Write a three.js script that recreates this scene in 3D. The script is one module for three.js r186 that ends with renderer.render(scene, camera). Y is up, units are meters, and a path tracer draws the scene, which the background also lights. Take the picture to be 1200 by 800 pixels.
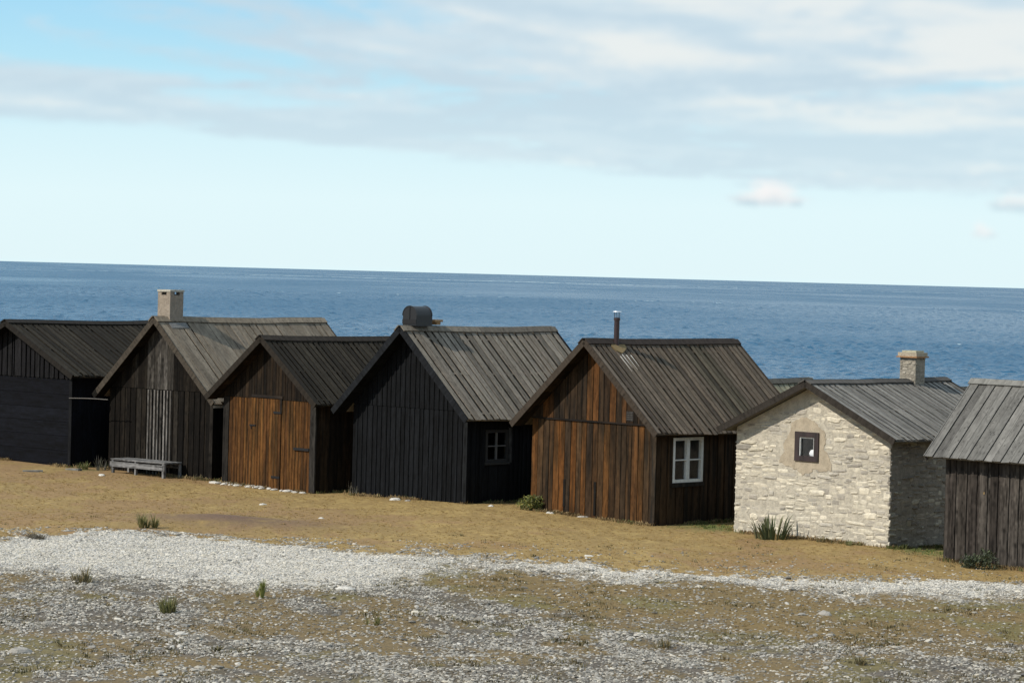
import * as THREE from 'three';
import { mergeGeometries } from 'three/addons/utils/BufferGeometryUtils.js';

// ------------------------------------------------------------------ renderer, camera, sky, sun
const scene = new THREE.Scene();
const renderer = new THREE.WebGLRenderer({ antialias: true });
renderer.setSize(1024, 682);
renderer.toneMapping = THREE.LinearToneMapping;
renderer.toneMappingExposure = 1.0;
renderer.shadowMap.enabled = true;
renderer.shadowMap.type = THREE.PCFSoftShadowMap;

const EYE = 6;
const camera = new THREE.PerspectiveCamera(13.590, 1024 / 682, 0.5, 60000);
camera.position.set(0, EYE, 0);
camera.rotation.set(-0.023537, 0, 0.026658, 'XYZ');

const rad = (d) => d * Math.PI / 180;
const SUN_EL = rad(40), SUN_AZ = rad(62);                 // azimuth: from straight behind the camera towards the left
const sunDir = new THREE.Vector3(-Math.sin(SUN_AZ) * Math.cos(SUN_EL), Math.sin(SUN_EL), Math.cos(SUN_AZ) * Math.cos(SUN_EL));

const clamp = (x, a = 0, b = 1) => Math.min(b, Math.max(a, x));
const sstep = (a, b, x) => { const t = clamp((x - a) / (b - a)); return t * t * (3 - 2 * t); };
const mix = (a, b, t) => a + (b - a) * t;
function rng(seed) { let a = seed >>> 0; return () => { a = (a + 0x6D2B79F5) | 0; let t = Math.imul(a ^ (a >>> 15), 1 | a); t = (t + Math.imul(t ^ (t >>> 7), 61 | t)) ^ t; return ((t ^ (t >>> 14)) >>> 0) / 4294967296; }; }
const HASH = new Float32Array(65536); { const r = rng(77); for (let i = 0; i < 65536; i++) HASH[i] = r(); }
// value noise on a lattice, optionally periodic
function vnoise(x, y, px = 0, py = 0, s = 0) {
  let xi = Math.floor(x), yi = Math.floor(y); const fx = x - xi, fy = y - yi;
  let x1 = xi + 1, y1 = yi + 1;
  if (px) { xi = ((xi % px) + px) % px; x1 = ((x1 % px) + px) % px; }
  if (py) { yi = ((yi % py) + py) % py; y1 = ((y1 % py) + py) % py; }
  const u = fx * fx * (3 - 2 * fx), v = fy * fy * (3 - 2 * fy), k = s * 7919;
  const h = (a, b) => HASH[(Math.imul(a, 374761) + Math.imul(b, 668265) + k + (Math.imul(a, b) >> 3)) & 65535];
  const a = h(xi, yi), b = h(x1, yi), c = h(xi, y1), d = h(x1, y1);
  return a + (b - a) * u + (c - a) * v + (a - b - c + d) * u * v;
}
function fbm(x, y, oct, s = 0, gain = 0.5) { let t = 0, w = 1, n = 0; for (let i = 0; i < oct; i++) { t += w * vnoise(x, y, 0, 0, s + i); n += w; w *= gain; x = x * 2.03 + 11.3; y = y * 2.03 + 5.7; } return t / n; }

// sky: pale air at the horizon, a far-off broken sheet of cloud above it, blue between the clouds
{
  const W = 4096, H = 2048, data = new Float32Array(W * H * 4);
  const air = [[0, .765, .925, .955], [1.4, .765, .94, .975], [2.6, .685, .90, .965], [4, .47, .78, .93], [5.6, .36, .69, .92], [12, .20, .43, .74], [30, .12, .28, .55], [90, .06, .16, .36]];
  const col = [0, 0, 0];
  for (let j = 0; j < H; j++) {
    const e = ((j + 0.5) / H - 0.5) * 180;
    let k = 0; const ee = Math.max(e, 0);
    while (k < air.length - 2 && air[k + 1][0] < ee) k++;
    const t = clamp((ee - air[k][0]) / (air[k + 1][0] - air[k][0]));
    for (let i = 0; i < W; i++) {
      for (let c = 0; c < 3; c++) col[c] = mix(air[k][c + 1], air[k + 1][c + 1], t);
      if (e > 0.4) {
        const th = ((i + 0.5) / W - 0.5) * 2 * Math.PI;        // atan2(z, x)
        let az = th + Math.PI / 2; if (az > Math.PI) az -= 2 * Math.PI;  // 0 ahead (-z), positive to the right
        const a = az * 180 / Math.PI, R = 1 / Math.tan(rad(e)), X = Math.sin(az) * R, Z = Math.cos(az) * R;
        const warp = fbm(X * 0.6 + 3, Z * 0.4, 3, 21) - 0.5;
        const n1 = fbm(X * 1.25 + warp * 2.2 + 40, Z * 0.5 + warp * 1.2 + 17, 6, 1, 0.6), n2 = fbm(X * 1.6 + 9 + warp * 2, Z * 0.62 + 60 + warp, 6, 9, 0.62), low = fbm(X * 0.16 + 8.3, Z * 0.16 + 2.1, 2, 51);
        const n4 = fbm(X * 0.6 + 31 + warp * 1.5, Z * 0.24 + 12 + warp, 5, 71, .58);
        // the sheet ends beyond a certain distance: clear air below
        const edge = clamp(2.25 - 0.05 * clamp(a, -14, 14), 1.4, 3) + (vnoise(X * 0.35, 3, 0, 0, 5) - 0.5) * 0.2 + (n2 - .5) * .35;
        const sheet = sstep(edge - 0.06, edge + 0.12, e);
        const gap = Math.exp(-(((a + 11) / 8.5) ** 2) - (((e - 5.3) / 1.7) ** 2));        // the blue opening, upper left
        const away = sstep(6.5, 16, e) + sstep(14, 30, Math.abs(a)) * 0.8;
        const d = 1.0 - 0.95 * gap + (n1 - 0.5) * 2.2 - clamp(away) * sstep(0.38, 0.62, low) * 0.9;
        const cov = sheet * sstep(0.1, 0.8, d) * mix(.66, .92, sstep(2.4, 4.2, e));
        const lit = sstep(0.47, 0.62, n4 * 0.55 + n2 * .45 + 0.07 * sstep(3.6, 5.6, e) * sstep(-4, 3, a) - .062) * .72;
        const shade = sstep(0.53, 0.40, n4 * 0.4 + n2 * 0.6) * 0.6;
        const cr = mix(mix(.645, .53, shade), .935, lit), cg = mix(mix(.76, .665, shade), .925, lit), cb = mix(mix(.83, .765, shade), .875, lit);
        col[0] = mix(col[0], cr, cov); col[1] = mix(col[1], cg, cov); col[2] = mix(col[2], cb, cov);
        // small fair-weather clouds low over the sea
        if (e < 2.6 && Math.abs(a) < 16) for (const [ca, ce, w, h, s] of [[5.05, 1.66, 1.15, 0.52, 1], [10.0, 1.66, 0.9, 0.5, .8], [9.3, 1.05, 0.4, 0.36, .7], [-15, 1.5, 1.3, .4, .8]]) {
          const dx = (a - ca) / w, dy = (e - ce) / h; if (Math.abs(dx) > 1.3 || Math.abs(dy) > 1.4) continue;
          const nn = fbm(a * 3.2 + 5, e * 6, 4, 61, 0.6);
          const puff = sstep(0.05, 0.45, (1 - dx * dx * (dy > 0 ? 1.5 : 1) - dy * dy * (dy < 0 ? 3.5 : 1)) - 0.8 * nn * (dy > 0 ? 1.1 : 0.8)) * s * 0.95;
          const hi = sstep(-0.5, 0.35, dy + (nn - 0.5)) * (s > 0.5 ? 1 : 0.15);
          col[0] = mix(col[0], mix(.55, .95, hi), puff); col[1] = mix(col[1], mix(.70, .93, hi), puff); col[2] = mix(col[2], mix(.78, .92, hi), puff);
        }
      }
      const o = (j * W + i) * 4; data[o] = col[0]; data[o + 1] = col[1]; data[o + 2] = col[2]; data[o + 3] = 1;
    }
  }
  const sky = new THREE.DataTexture(data, W, H, THREE.RGBAFormat, THREE.FloatType);
  sky.mapping = THREE.EquirectangularReflectionMapping; sky.magFilter = THREE.LinearFilter; sky.needsUpdate = true;
  scene.background = sky; scene.environment = sky;
}
const sun = new THREE.DirectionalLight(new THREE.Color(1.0, 0.92, 0.80), 4.5);
sun.target.position.set(0, 1, -66); scene.add(sun.target);
sun.position.copy(sun.target.position).addScaledVector(sunDir, 80); sun.castShadow = true; sun.shadow.radius = 1;
sun.shadow.mapSize.set(4096, 4096);
Object.assign(sun.shadow.camera, { left: -35, right: 35, top: 35, bottom: -35, near: 1, far: 200 });
sun.name = 'sun'; scene.add(sun);

// ------------------------------------------------------------------ helpers
const taken = {};
function numbered(name) { const n = taken[name] = (taken[name] ?? -1) + 1; return n ? name + '_' + String(n).padStart(3, '0') : name; }
const shaded = (o) => { o.castShadow = true; o.receiveShadow = true; return o; };
function add(geo, mat, name, parent) { const m = shaded(new THREE.Mesh(geo, mat)); m.name = name; parent.add(m); return m; }
function thing(name, label, category, group, pos = [0, 0, 0], turn = 0) {
  const o = new THREE.Group(); o.name = numbered(name); o.position.set(...pos); o.rotation.y = turn; scene.add(o);
  o.userData = { label, category }; if (group) o.userData.group = group; return o;
}
function tagTop(mesh, name, data, pos) { mesh.name = numbered(name); mesh.userData = data; if (pos) mesh.position.set(...pos); shaded(mesh); scene.add(mesh); return mesh; }

// one piece: an outline (u, v) in a frame (u, v, d) => [x, y, z], between depths d0 and d1; uv in metres, one tint
function piece(F, quad, d0, d1, tint = [1, 1, 1], off = [0, 0]) {
  const n = quad.length, P = [], U = [], C = [];
  const front = quad.map(([u, v]) => F(u, v, d1)), back = quad.map(([u, v]) => F(u, v, d0));
  const uv = (k, e = 0) => [quad[k][0] + off[0] + e, (quad[k][1] + off[1]) / 4];
  const tri = (a, b, c, ua, ub, uc) => { P.push(...a, ...b, ...c); U.push(...ua, ...ub, ...uc); };
  for (let k = 1; k < n - 1; k++) { tri(front[0], front[k], front[k + 1], uv(0), uv(k), uv(k + 1)); tri(back[0], back[k + 1], back[k], uv(0), uv(k + 1), uv(k)); }
  const t = d1 - d0;
  for (let k = 0; k < n; k++) { const m = (k + 1) % n; tri(front[k], back[k], back[m], uv(k), uv(k, t), uv(m, t)); tri(front[k], back[m], front[m], uv(k), uv(m, t), uv(m)); }
  for (let i = 0; i < P.length / 3; i++) C.push(tint[0], tint[1], tint[2]);
  const g = new THREE.BufferGeometry();
  g.setAttribute('position', new THREE.Float32BufferAttribute(P, 3)); g.setAttribute('uv', new THREE.Float32BufferAttribute(U, 2)); g.setAttribute('color', new THREE.Float32BufferAttribute(C, 3));
  // frames may mirror: make faces point outwards
  const a = new THREE.Vector3(...front[0]), b = new THREE.Vector3(...front[1]), c = new THREE.Vector3(...front[2]), bk = new THREE.Vector3(...back[0]);
  if (b.clone().sub(a).cross(c.clone().sub(a)).dot(a.clone().sub(bk)) < 0) { const p = g.attributes.position.array, q = g.attributes.uv.array; for (let i = 0; i < p.length; i += 9) for (let k = 0; k < 3; k++) { const s = p[i + 3 + k]; p[i + 3 + k] = p[i + 6 + k]; p[i + 6 + k] = s; } for (let i = 0; i < q.length; i += 6) for (let k = 0; k < 2; k++) { const s = q[i + 2 + k]; q[i + 2 + k] = q[i + 4 + k]; q[i + 4 + k] = s; } }
  g.computeVertexNormals();
  return g;
}
const rect = (u0, u1, v0, v1) => [[u0, v0], [u1, v0], [u1, v1], [u0, v1]];
const FX = (u, v, d) => [u, v, d];                           // facing +z
const tintGeo = (g, t) => { const n = g.attributes.position.count, c = new Float32Array(n * 3); for (let i = 0; i < n; i++) c.set(t, i * 3); g.setAttribute('color', new THREE.BufferAttribute(c, 3)); return g; };
const box = (x0, x1, y0, y1, z0, z1, t = [1, 1, 1], off = [0, 0]) => piece(FX, rect(x0, x1, y0, y1), z0, z1, t, off);
// box whose grain runs along x
const boxAlong = (x0, x1, y0, y1, z0, z1, t = [1, 1, 1], off = [0, 0]) => piece((u, v, d) => [v, u, d], rect(y0, y1, x0, x1), z0, z1, t, off);

// ------------------------------------------------------------------ textures
function texture(w, h, fn, srgb = true, wrap = THREE.RepeatWrapping) {
  const d = new Uint8Array(w * h * 4), o = [0, 0, 0];
  const enc = (x) => { x = clamp(x); return 255 * (srgb ? (x <= 0.0031308 ? 12.92 * x : 1.055 * Math.pow(x, 1 / 2.4) - 0.055) : x); };
  for (let j = 0; j < h; j++) for (let i = 0; i < w; i++) { fn((i + .5) / w, (j + .5) / h, o); const k = (j * w + i) * 4; d[k] = enc(o[0]); d[k + 1] = enc(o[1]); d[k + 2] = enc(o[2]); d[k + 3] = 255; }
  const t = new THREE.DataTexture(d, w, h); t.wrapS = t.wrapT = wrap; t.magFilter = THREE.LinearFilter; t.minFilter = THREE.LinearFilter;
  if (srgb) t.colorSpace = THREE.SRGBColorSpace; t.needsUpdate = true; return t;
}
// grain of sawn boards, 1 m across and 4 m along
function grain(seed, { streak = 0.5, blotch = 0.4, knots = 60, wash = 0, cool = 0 }) {
  const r = rng(seed), K = []; for (let i = 0; i < knots; i++) K.push([r(), r(), 0.006 + 0.010 * r(), 0.5 + 0.5 * r()]);
  const bins = Array.from({ length: 64 }, () => []);
  K.forEach((k) => { for (let b = -1; b <= 1; b++) bins[((Math.floor(k[1] * 64) + b) + 64) % 64].push(k); });
  return (u, v, o) => {
    const wob = (vnoise(u * 8, v * 16, 8, 16, seed) - .5) * 0.02;
    const a = vnoise((u + wob) * 46, v * 10, 46, 10, seed + 1), b = vnoise((u + wob) * 128, v * 26, 128, 26, seed + 2), c = vnoise(u * 256, v * 96, 256, 96, seed + 3);
    const l = vnoise(u * 11, v * 9, 11, 9, seed + 4) * .6 + vnoise(u * 23, v * 30, 23, 30, seed + 5) * .4;
    const e = vnoise((u + wob) * 22, v * 44, 22, 44, seed + 6), f2 = vnoise((u + wob) * 30, v * 7, 30, 7, seed + 8);
    let g = 1.08 - streak * (0.32 * (1 - a) + 0.16 * (1 - b) + 0.1 * (1 - c) + .42 * (1 - e) + .4 * (1 - f2)) - blotch * (1 - l) * 0.8; g = Math.max(.04, g);
    const cr = sstep(0.80, 0.95, b) * sstep(0.45, 0.7, a); g *= 1 - 0.35 * cr;                              // splits along the grain
    for (const k of bins[Math.floor(v * 64) % 64]) { let du = Math.abs(u - k[0]); du = Math.min(du, 1 - du); const dv = (v - k[1]) * 4; const q = (du * du + dv * dv * 0.35) / (k[2] * k[2]); if (q < 6) g *= 1 - 0.55 * k[3] * Math.exp(-q); }
    const w = wash * sstep(0.35, 0.75, vnoise(u * 14, v * 5, 14, 5, seed + 7) * .7 + a * .3);                 // tar washed out of the wood along the boards
    o[0] = g * mix(1, .42, w); o[1] = g * mix(1, .50, w); o[2] = g * mix(1, .62, w) * (1 + cool);
  };
}
const T = {
  grey: texture(512, 1024, grain(3, { streak: .40, blotch: .42, knots: 420 })),
  tar: texture(512, 1024, grain(17, { streak: .5, blotch: .45, knots: 70, wash: 1 })),
  black: texture(512, 1024, grain(29, { streak: .45, blotch: .75, knots: 60 })),
  silver: texture(512, 1024, grain(41, { streak: .75, blotch: .45, knots: 50 })),
  stone: texture(512, 512, (u, v, o) => { let n = 0, w = 1, s = 0; for (let k = 0, f = 8; k < 5; k++, f *= 2) { n += w * vnoise(u * f, v * f, f, f, 80 + k); s += w; w *= .62; } n /= s; const pit = sstep(.72, .82, vnoise(u * 96, v * 96, 96, 96, 90)); const g = (.86 + .5 * (n - .5)) * (1 - .25 * pit); o[0] = g; o[1] = g * .99; o[2] = g * .965; }),
};
const M = {};
const wood = (map, rough = .86, bump = .004) => new THREE.MeshPhysicalMaterial({ map, bumpMap: map, bumpScale: bump, roughness: rough, specularIntensity: .22, vertexColors: true });
M.grey = wood(T.grey, .82, .005); M.tar = wood(T.tar, .8, .004); M.black = wood(T.black, .78, .004); M.silver = wood(T.silver, .8, .007);
M.stone = new THREE.MeshStandardMaterial({ map: T.stone, bumpMap: T.stone, bumpScale: .012, roughness: .95, vertexColors: true });
const stoneMetre = T.stone.clone(); stoneMetre.repeat.set(1.7, 6.8); stoneMetre.needsUpdate = true;
M.masonry = new THREE.MeshStandardMaterial({ map: stoneMetre, bumpMap: stoneMetre, bumpScale: .03, roughness: .95, vertexColors: true });
M.iron = new THREE.MeshStandardMaterial({ color: new THREE.Color(.022, .022, .024), roughness: .5, metalness: .6 });
M.cowl = new THREE.MeshStandardMaterial({ color: new THREE.Color(.014, .015, .018), roughness: .42, metalness: .1 });
M.pipe = new THREE.MeshStandardMaterial({ color: new THREE.Color(.045, .028, .028), roughness: .45, metalness: .35 });
M.tin = new THREE.MeshStandardMaterial({ color: new THREE.Color(.75, .76, .78), roughness: .35, metalness: .7 });
M.white = new THREE.MeshStandardMaterial({ color: new THREE.Color(.74, .76, .76), roughness: .55, map: T.stone });
M.whitebare = new THREE.MeshStandardMaterial({ color: new THREE.Color(.10, .10, .10), roughness: .7 });
M.purple = new THREE.MeshStandardMaterial({ color: new THREE.Color(.05, .028, .03), roughness: .6, map: T.black });
M.glass = new THREE.MeshPhysicalMaterial({ color: 0xffffff, roughness: .04, transmission: 1, thickness: 0, ior: 1.5 });
M.cloth = new THREE.MeshStandardMaterial({ color: new THREE.Color(.72, .74, .78), roughness: .95, side: THREE.DoubleSide });
M.inside = new THREE.MeshStandardMaterial({ color: new THREE.Color(.05, .042, .035), roughness: .95 });

// ------------------------------------------------------------------ terrain
const ROW = [[-18, .30], [-12.4, .20], [-8.1, .12], [-5.1, .10], [-1.06, .175], [3.55, .03], [8.7, .01], [9.72, -.10], [12, -.12], [20, -.16]];
function lerpTable(t, x) { if (x <= t[0][0]) return t[0][1]; for (let i = 1; i < t.length; i++) if (x <= t[i][0]) return mix(t[i - 1][1], t[i][1], (x - t[i - 1][0]) / (t[i][0] - t[i - 1][0])); return t[t.length - 1][1]; }
function ground(x, z) {
  const plain = .07 - .008 * clamp(x, -40, 40), off = z - (-71.7 + .75 * clamp(x, -16, 14));   // off: distance in front of the row of huts
  const row = (lerpTable(ROW, x - .5) + lerpTable(ROW, x) + lerpTable(ROW, x + .5)) / 3;
  let y = mix(plain, row, sstep(8, 1.5, off));
  y += (fbm(x * .35, z * .35, 3, 71) - .5) * .14 * sstep(.5, 5, off) + (fbm(x * 1.3 + 7, z * 1.3, 2, 75) - .5) * .05 * sstep(0, 4, off);
  y += .17 * Math.exp(-(((x + 6.7) / 1.9) ** 2) - (((z + 65.6) / 1.5) ** 2));           // low mound left of the middle
  y += 4.3 * sstep(-36, -1, z);                                                         // the rise the photographer stands on
  y -= 5.2 * sstep(-84, -140, z);                                                       // down to the shore
  return y;
}
const TOP = [[-14, -59.5], [-10.68, -60.28], [-9.15, -62.06], [-7.82, -62.57], [-6.13, -61.59], [-4.4, -60.48], [-3.07, -59.29], [-.76, -59.03], [1, -58.76], [3.58, -57.94], [5.29, -57.68], [7, -57.59], [10.5, -57.92], [16, -58.5]];
const BOT = [[-14, -54.2], [-9.56, -54.04], [-7.94, -53.96], [-6.24, -53.3], [-4.59, -52.66], [-2.72, -52.96], [-1.24, -56.83], [.12, -57.5], [1.79, -56.4], [3.79, -56.2], [6.61, -55.4], [9.83, -55.3], [16, -55.2]];
const BROWN = [[-3.2, -58], [-2.35, -55.18], [-.5, -52.24], [.73, -50.48], [1.64, -50.49], [3.12, -50.04], [3.83, -49.51], [4.84, -47.81], [5.77, -47.17], [6.74, -48.1], [7.46, -49.1], [8.73, -47.97], [16, -48]];
// what the ground is made of: [turf, white gravel, grey gravel, brown moss turf]
function cover(x, z, out) {
  const w1 = (fbm(x * .8 + 3, z * .5, 3, 91) - .5) * 1.8 + (fbm(x * 4, z * 2.4, 3, 94) - .5) * 2.2;
  const top = lerpTable(TOP, x), bot = lerpTable(BOT, x), br = lerpTable(BROWN, x);
  const below = sstep(-.35, .35, z - top + w1);                         // 1 on the near side of the turf
  const inRoad = below * (1 - sstep(-1.6, 1.4, z - bot + w1 * 1.3)) * mix(1, .8, sstep(-3, -1, x) * (1 - sstep(0, 2, x)));
  const brown = below * (1 - inRoad) * sstep(-3.4, -1.6, x + w1) * (1 - sstep(-.5, .5, z - br + w1 * .8));
  const patch = sstep(.45, .58, fbm(x * .42 + 20, z * .36 + 4, 3, 97) * .6 + fbm(x * 1.7, z * 1.1, 3, 99) * .4) * (1 - inRoad);
  out[0] = 1 - below; out[1] = inRoad; out[3] = Math.max(brown, below * patch * .8); out[2] = Math.max(0, 1 - out[0] - out[1] - out[3]);
  return out;
}
const GX0 = -16, GX1 = 16, GZ0 = -86, GZ1 = -36;
{
  const c = [0, 0, 0, 0];
  const map = texture(2048, 2048, (u, v, o) => {
    const x = mix(GX0, GX1, u), z = mix(GZ0, GZ1, v);
    cover(x, z, c);
    const f1 = fbm(x * 9, z * 7, 3, 101), f2 = vnoise(x * 38, z * 30, 0, 0, 105), big = fbm(x * .7, z * .5, 3, 108), mid = fbm(x * 2.6 + 4, z * 1.5, 3, 111), f3 = vnoise(x * 21 + 9, z * 17, 0, 0, 113);
    // dry turf: straw, tan and bare brown earth
    const bare = sstep(.54, .70, big * .6 + mid * .4 + .11 * sstep(-2, -9, x)), straw = sstep(.42, .66, mid * .55 + f1 * .45);
    let r = mix(.235, .305, straw), g = mix(.156, .211, straw), b = mix(.053, .074, straw);
    r = mix(r, .205, bare * .6); g = mix(g, .118, bare * .6); b = mix(b, .056, bare * .6);
    const mound = Math.exp(-(((x + 6.4) / 2.1) ** 2) - (((z + 65.5) / 1.3) ** 2)) * sstep(.1, .45, mid); r = mix(r, .12, mound); g = mix(g, .072, mound); b = mix(b, .046, mound);
    // green grass that stays moist along the foot of the walls
    const green = Math.max(Math.exp(-(((x - 5.0) / .9) ** 2) - (((z + 68.9) / 1.0) ** 2)), Math.exp(-(((x - 9.6) / .8) ** 2) - (((z + 65.2) / 1.1) ** 2)), .6 * Math.exp(-(((x + 11.9) / .5) ** 2) - (((z + 80.2) / .4) ** 2))) * sstep(.3, .55, f1 + .1);
    r = mix(r, .11, green); g = mix(g, .125, green); b = mix(b, .03, green);
    const tg = (.88 + .24 * f2) * (.93 + .14 * f3); r *= tg; g *= tg; b *= tg;
    // gravel beds between the loose stones
    const sp = .55 + .9 * f2 * f3 + .25 * (f1 - .5);
    const wr = (.44 * sp + .08) * mix(.72, 1, sstep(.35, .6, mid)), kr = mix(.055, .17, f3 * f2 * 1.4), kb = sstep(.45, .65, mid);
    const mr = mix(.135, .185, f1) * (.7 + .55 * f2), gr = sstep(.5, .7, big);
    o[0] = r * c[0] + wr * c[1] + kr * mix(1, .9, kb) * c[2] + mr * mix(1, .86, gr) * c[3];
    o[1] = g * c[0] + wr * .975 * c[1] + kr * mix(.84, .70, kb) * c[2] + mr * mix(.68, .70, gr) * c[3];
    o[2] = b * c[0] + wr * .92 * c[1] + kr * mix(.66, .42, kb) * c[2] + mr * mix(.24, .22, gr) * c[3];
  }, true, THREE.MirroredRepeatWrapping);
  const bump = texture(1024, 1024, (u, v, o) => { let n = 0, w = 1, s = 0; for (let k = 0, f = 32; k < 5; k++, f *= 2) { n += w * vnoise(u * f, v * f, f, f, 120 + k); s += w; w *= .7; } o[0] = o[1] = o[2] = n / s; }, false);
  bump.repeat.set(8, 12.5);
  const axis = (parts) => { const a = []; for (const [from, to, n] of parts) for (let i = 0; i < n; i++) a.push(mix(from, to, i / n)); a.push(parts[parts.length - 1][1]); return a; };
  const xs = axis([[-400, -60, 12], [-60, -16, 22], [-16, 16, 170], [16, 60, 22], [60, 400, 12]]), zs = axis([[120, 0, 14], [0, -36, 24], [-36, -84, 240], [-84, -160, 24]]);
  const P = [], U = [], I = [];
  for (const z of zs) for (const x of xs) { P.push(x, ground(x, z), z); U.push((x - GX0) / (GX1 - GX0), (z - GZ0) / (GZ1 - GZ0)); }
  const n = xs.length; for (let j = 0; j < zs.length - 1; j++) for (let i = 0; i < n - 1; i++) { const a = j * n + i; I.push(a, a + 1, a + n + 1, a, a + n + 1, a + n); }
  const g = new THREE.BufferGeometry(); g.setAttribute('position', new THREE.Float32BufferAttribute(P, 3)); g.setAttribute('uv', new THREE.Float32BufferAttribute(U, 2)); g.setIndex(I); g.computeVertexNormals();
  const m = add(g, new THREE.MeshStandardMaterial({ map, bumpMap: bump, bumpScale: .03, roughness: .97 }), 'ground', scene);
  m.userData = { kind: 'structure', label: 'dry turf and limestone gravel in front of the huts' };
}

// ------------------------------------------------------------------ sea
{
  const SEA = -2.2, r = rng(5), TILE = 96, waves = [], far = [];
  for (let i = 0; i < 64; i++) {
    const L = .7 * Math.pow(7, r()), dir = -1.1 + (r() + r() + r() - 1.5) * 1.2, k = 2 * Math.PI / L;
    waves.push([Math.round(Math.sin(dir) * TILE / L), Math.round(Math.cos(dir) * TILE / L), r() * 6.283, .0066 * Math.pow(L, .8)]);
  }
  const NT = 1024, hgt = new Float32Array(NT * NT);
  const cosT = new Float32Array(8192); for (let i = 0; i < 8192; i++) cosT[i] = Math.cos(i / 8192 * 2 * Math.PI);
  for (const [a, b, p, amp] of waves) { const ph = Math.round(p / (2 * Math.PI) * 8192); for (let j = 0; j < NT; j++) for (let i = 0; i < NT; i++) hgt[j * NT + i] += amp * cosT[(((a * i + b * j) * 8) + ph) & 8191]; }
  // sharpen crests a little
  for (let i = 0; i < hgt.length; i++) { const h = hgt[i]; hgt[i] = h + .9 * h * Math.abs(h); }
  const height = (x, z) => { let u = x / TILE * NT, v = z / TILE * NT; const iu = Math.floor(u), iv = Math.floor(v), fu = u - iu, fv = v - iv, m = NT - 1; const at = (a, b) => hgt[(b & m) * NT + (a & m)]; return mix(mix(at(iu, iv), at(iu + 1, iv), fu), mix(at(iu, iv + 1), at(iu + 1, iv + 1), fu), fv); };
  const fine = []; for (let i = 0; i < 40; i++) { const L = .25 * Math.pow(9, r()), dir = -1.1 + (r() + r() - 1) * 2.4; fine.push([Math.round(Math.sin(dir) * 24 / L), Math.round(Math.cos(dir) * 24 / L), r() * 6.283, L]); }
  const normal = (() => {
    const S = 512, sx = new Float32Array(S * S), sz = new Float32Array(S * S);
    for (const [a, b, p, L] of fine) for (let j = 0; j < S; j++) for (let i = 0; i < S; i++) { const c = .034 * Math.cos(2 * Math.PI * (a * i + b * j) / S + p), q = Math.hypot(a, b) || 1; sx[j * S + i] += c * a / q; sz[j * S + i] += c * b / q; }
    return texture(S, S, (u, v, o) => { const k = Math.floor(v * S) * S + Math.floor(u * S), x = -sx[k], y = -sz[k], n = 1 / Math.hypot(x, y, 1); o[0] = x * n * .5 + .5; o[1] = y * n * .5 + .5; o[2] = n * .5 + .5; }, false);
  })();
  const gust = texture(512, 512, (u, v, o) => { let n = 0, w = 1, s = 0; for (let k = 0, f = 6; k < 5; k++, f *= 2) { n += w * vnoise(u * f, v * f, f, f, 140 + k); s += w; w *= .6; } o[0] = o[2] = 0; o[1] = mix(.20, .32, sstep(.25, .75, n / s)); }, false);
  gust.channel = 1;
  const parts = [];
  const strip = (x0, x1, nx, zlist) => {
    const P = [], U = [], U1 = [], I = [];
    for (const z of zlist) for (let i = 0; i <= nx; i++) { const x = mix(x0, x1, i / nx); P.push(x, SEA + (z > -4100 ? height(x + .37 * z, z) : 0) * 1, z); U.push(x / 24, z / 24); U1.push(x / 700, z / 1900); }
    const n = nx + 1; for (let j = 0; j < zlist.length - 1; j++) for (let i = 0; i < nx; i++) { const a = j * n + i; I.push(a, a + 1, a + n + 1, a, a + n + 1, a + n); }
    const g = new THREE.BufferGeometry(); g.setAttribute('position', new THREE.Float32BufferAttribute(P, 3)); g.setAttribute('uv', new THREE.Float32BufferAttribute(U, 2)); g.setAttribute('uv1', new THREE.Float32BufferAttribute(U1, 2)); g.setIndex(I); g.computeVertexNormals(); parts.push(g);
  };
  const run = (a, b, n) => Array.from({ length: n + 1 }, (_, i) => mix(a, b, i / n));
  strip(-80, 80, 330, run(-170, -400, 440)); strip(-200, 200, 420, run(-400, -1000, 420));
  strip(-9000, -80, 60, run(-90, -400, 20)); strip(80, 9000, 60, run(-90, -400, 20)); strip(-80, 80, 20, run(-90, -170, 20));
  strip(-9000, -200, 60, run(-400, -1000, 10)); strip(200, 9000, 60, run(-400, -1000, 10));
  const FAR_FROM = parts.length;
  strip(-620, 620, 420, run(-1000, -3000, 260)); strip(-9000, -620, 40, run(-1000, -3000, 10)); strip(620, 9000, 40, run(-1000, -3000, 10));
  strip(-14000, 14000, 40, [-3000, -4200, -6000, -9000, -14000, -22000, -34000]);
  const farParts = parts.splice(FAR_FROM, 99); const water = new THREE.MeshPhysicalMaterial({ color: new THREE.Color(.004, .078, .165), specularIntensity: .38, roughness: 1, roughnessMap: gust, ior: 1.33, normalMap: normal, normalScale: new THREE.Vector2(1.5, 1.5) });
  const farWater = water.clone(); farWater.normalScale.set(2.1, 2.1);
  add(mergeGeometries(parts), water, 'sea', scene).userData = { kind: 'structure', label: 'wind-ruffled blue sea behind the huts' };
  add(mergeGeometries(farParts), farWater, 'far_sea', scene).userData = { kind: 'structure', label: 'far blue sea reaching to the horizon' };
}

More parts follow.
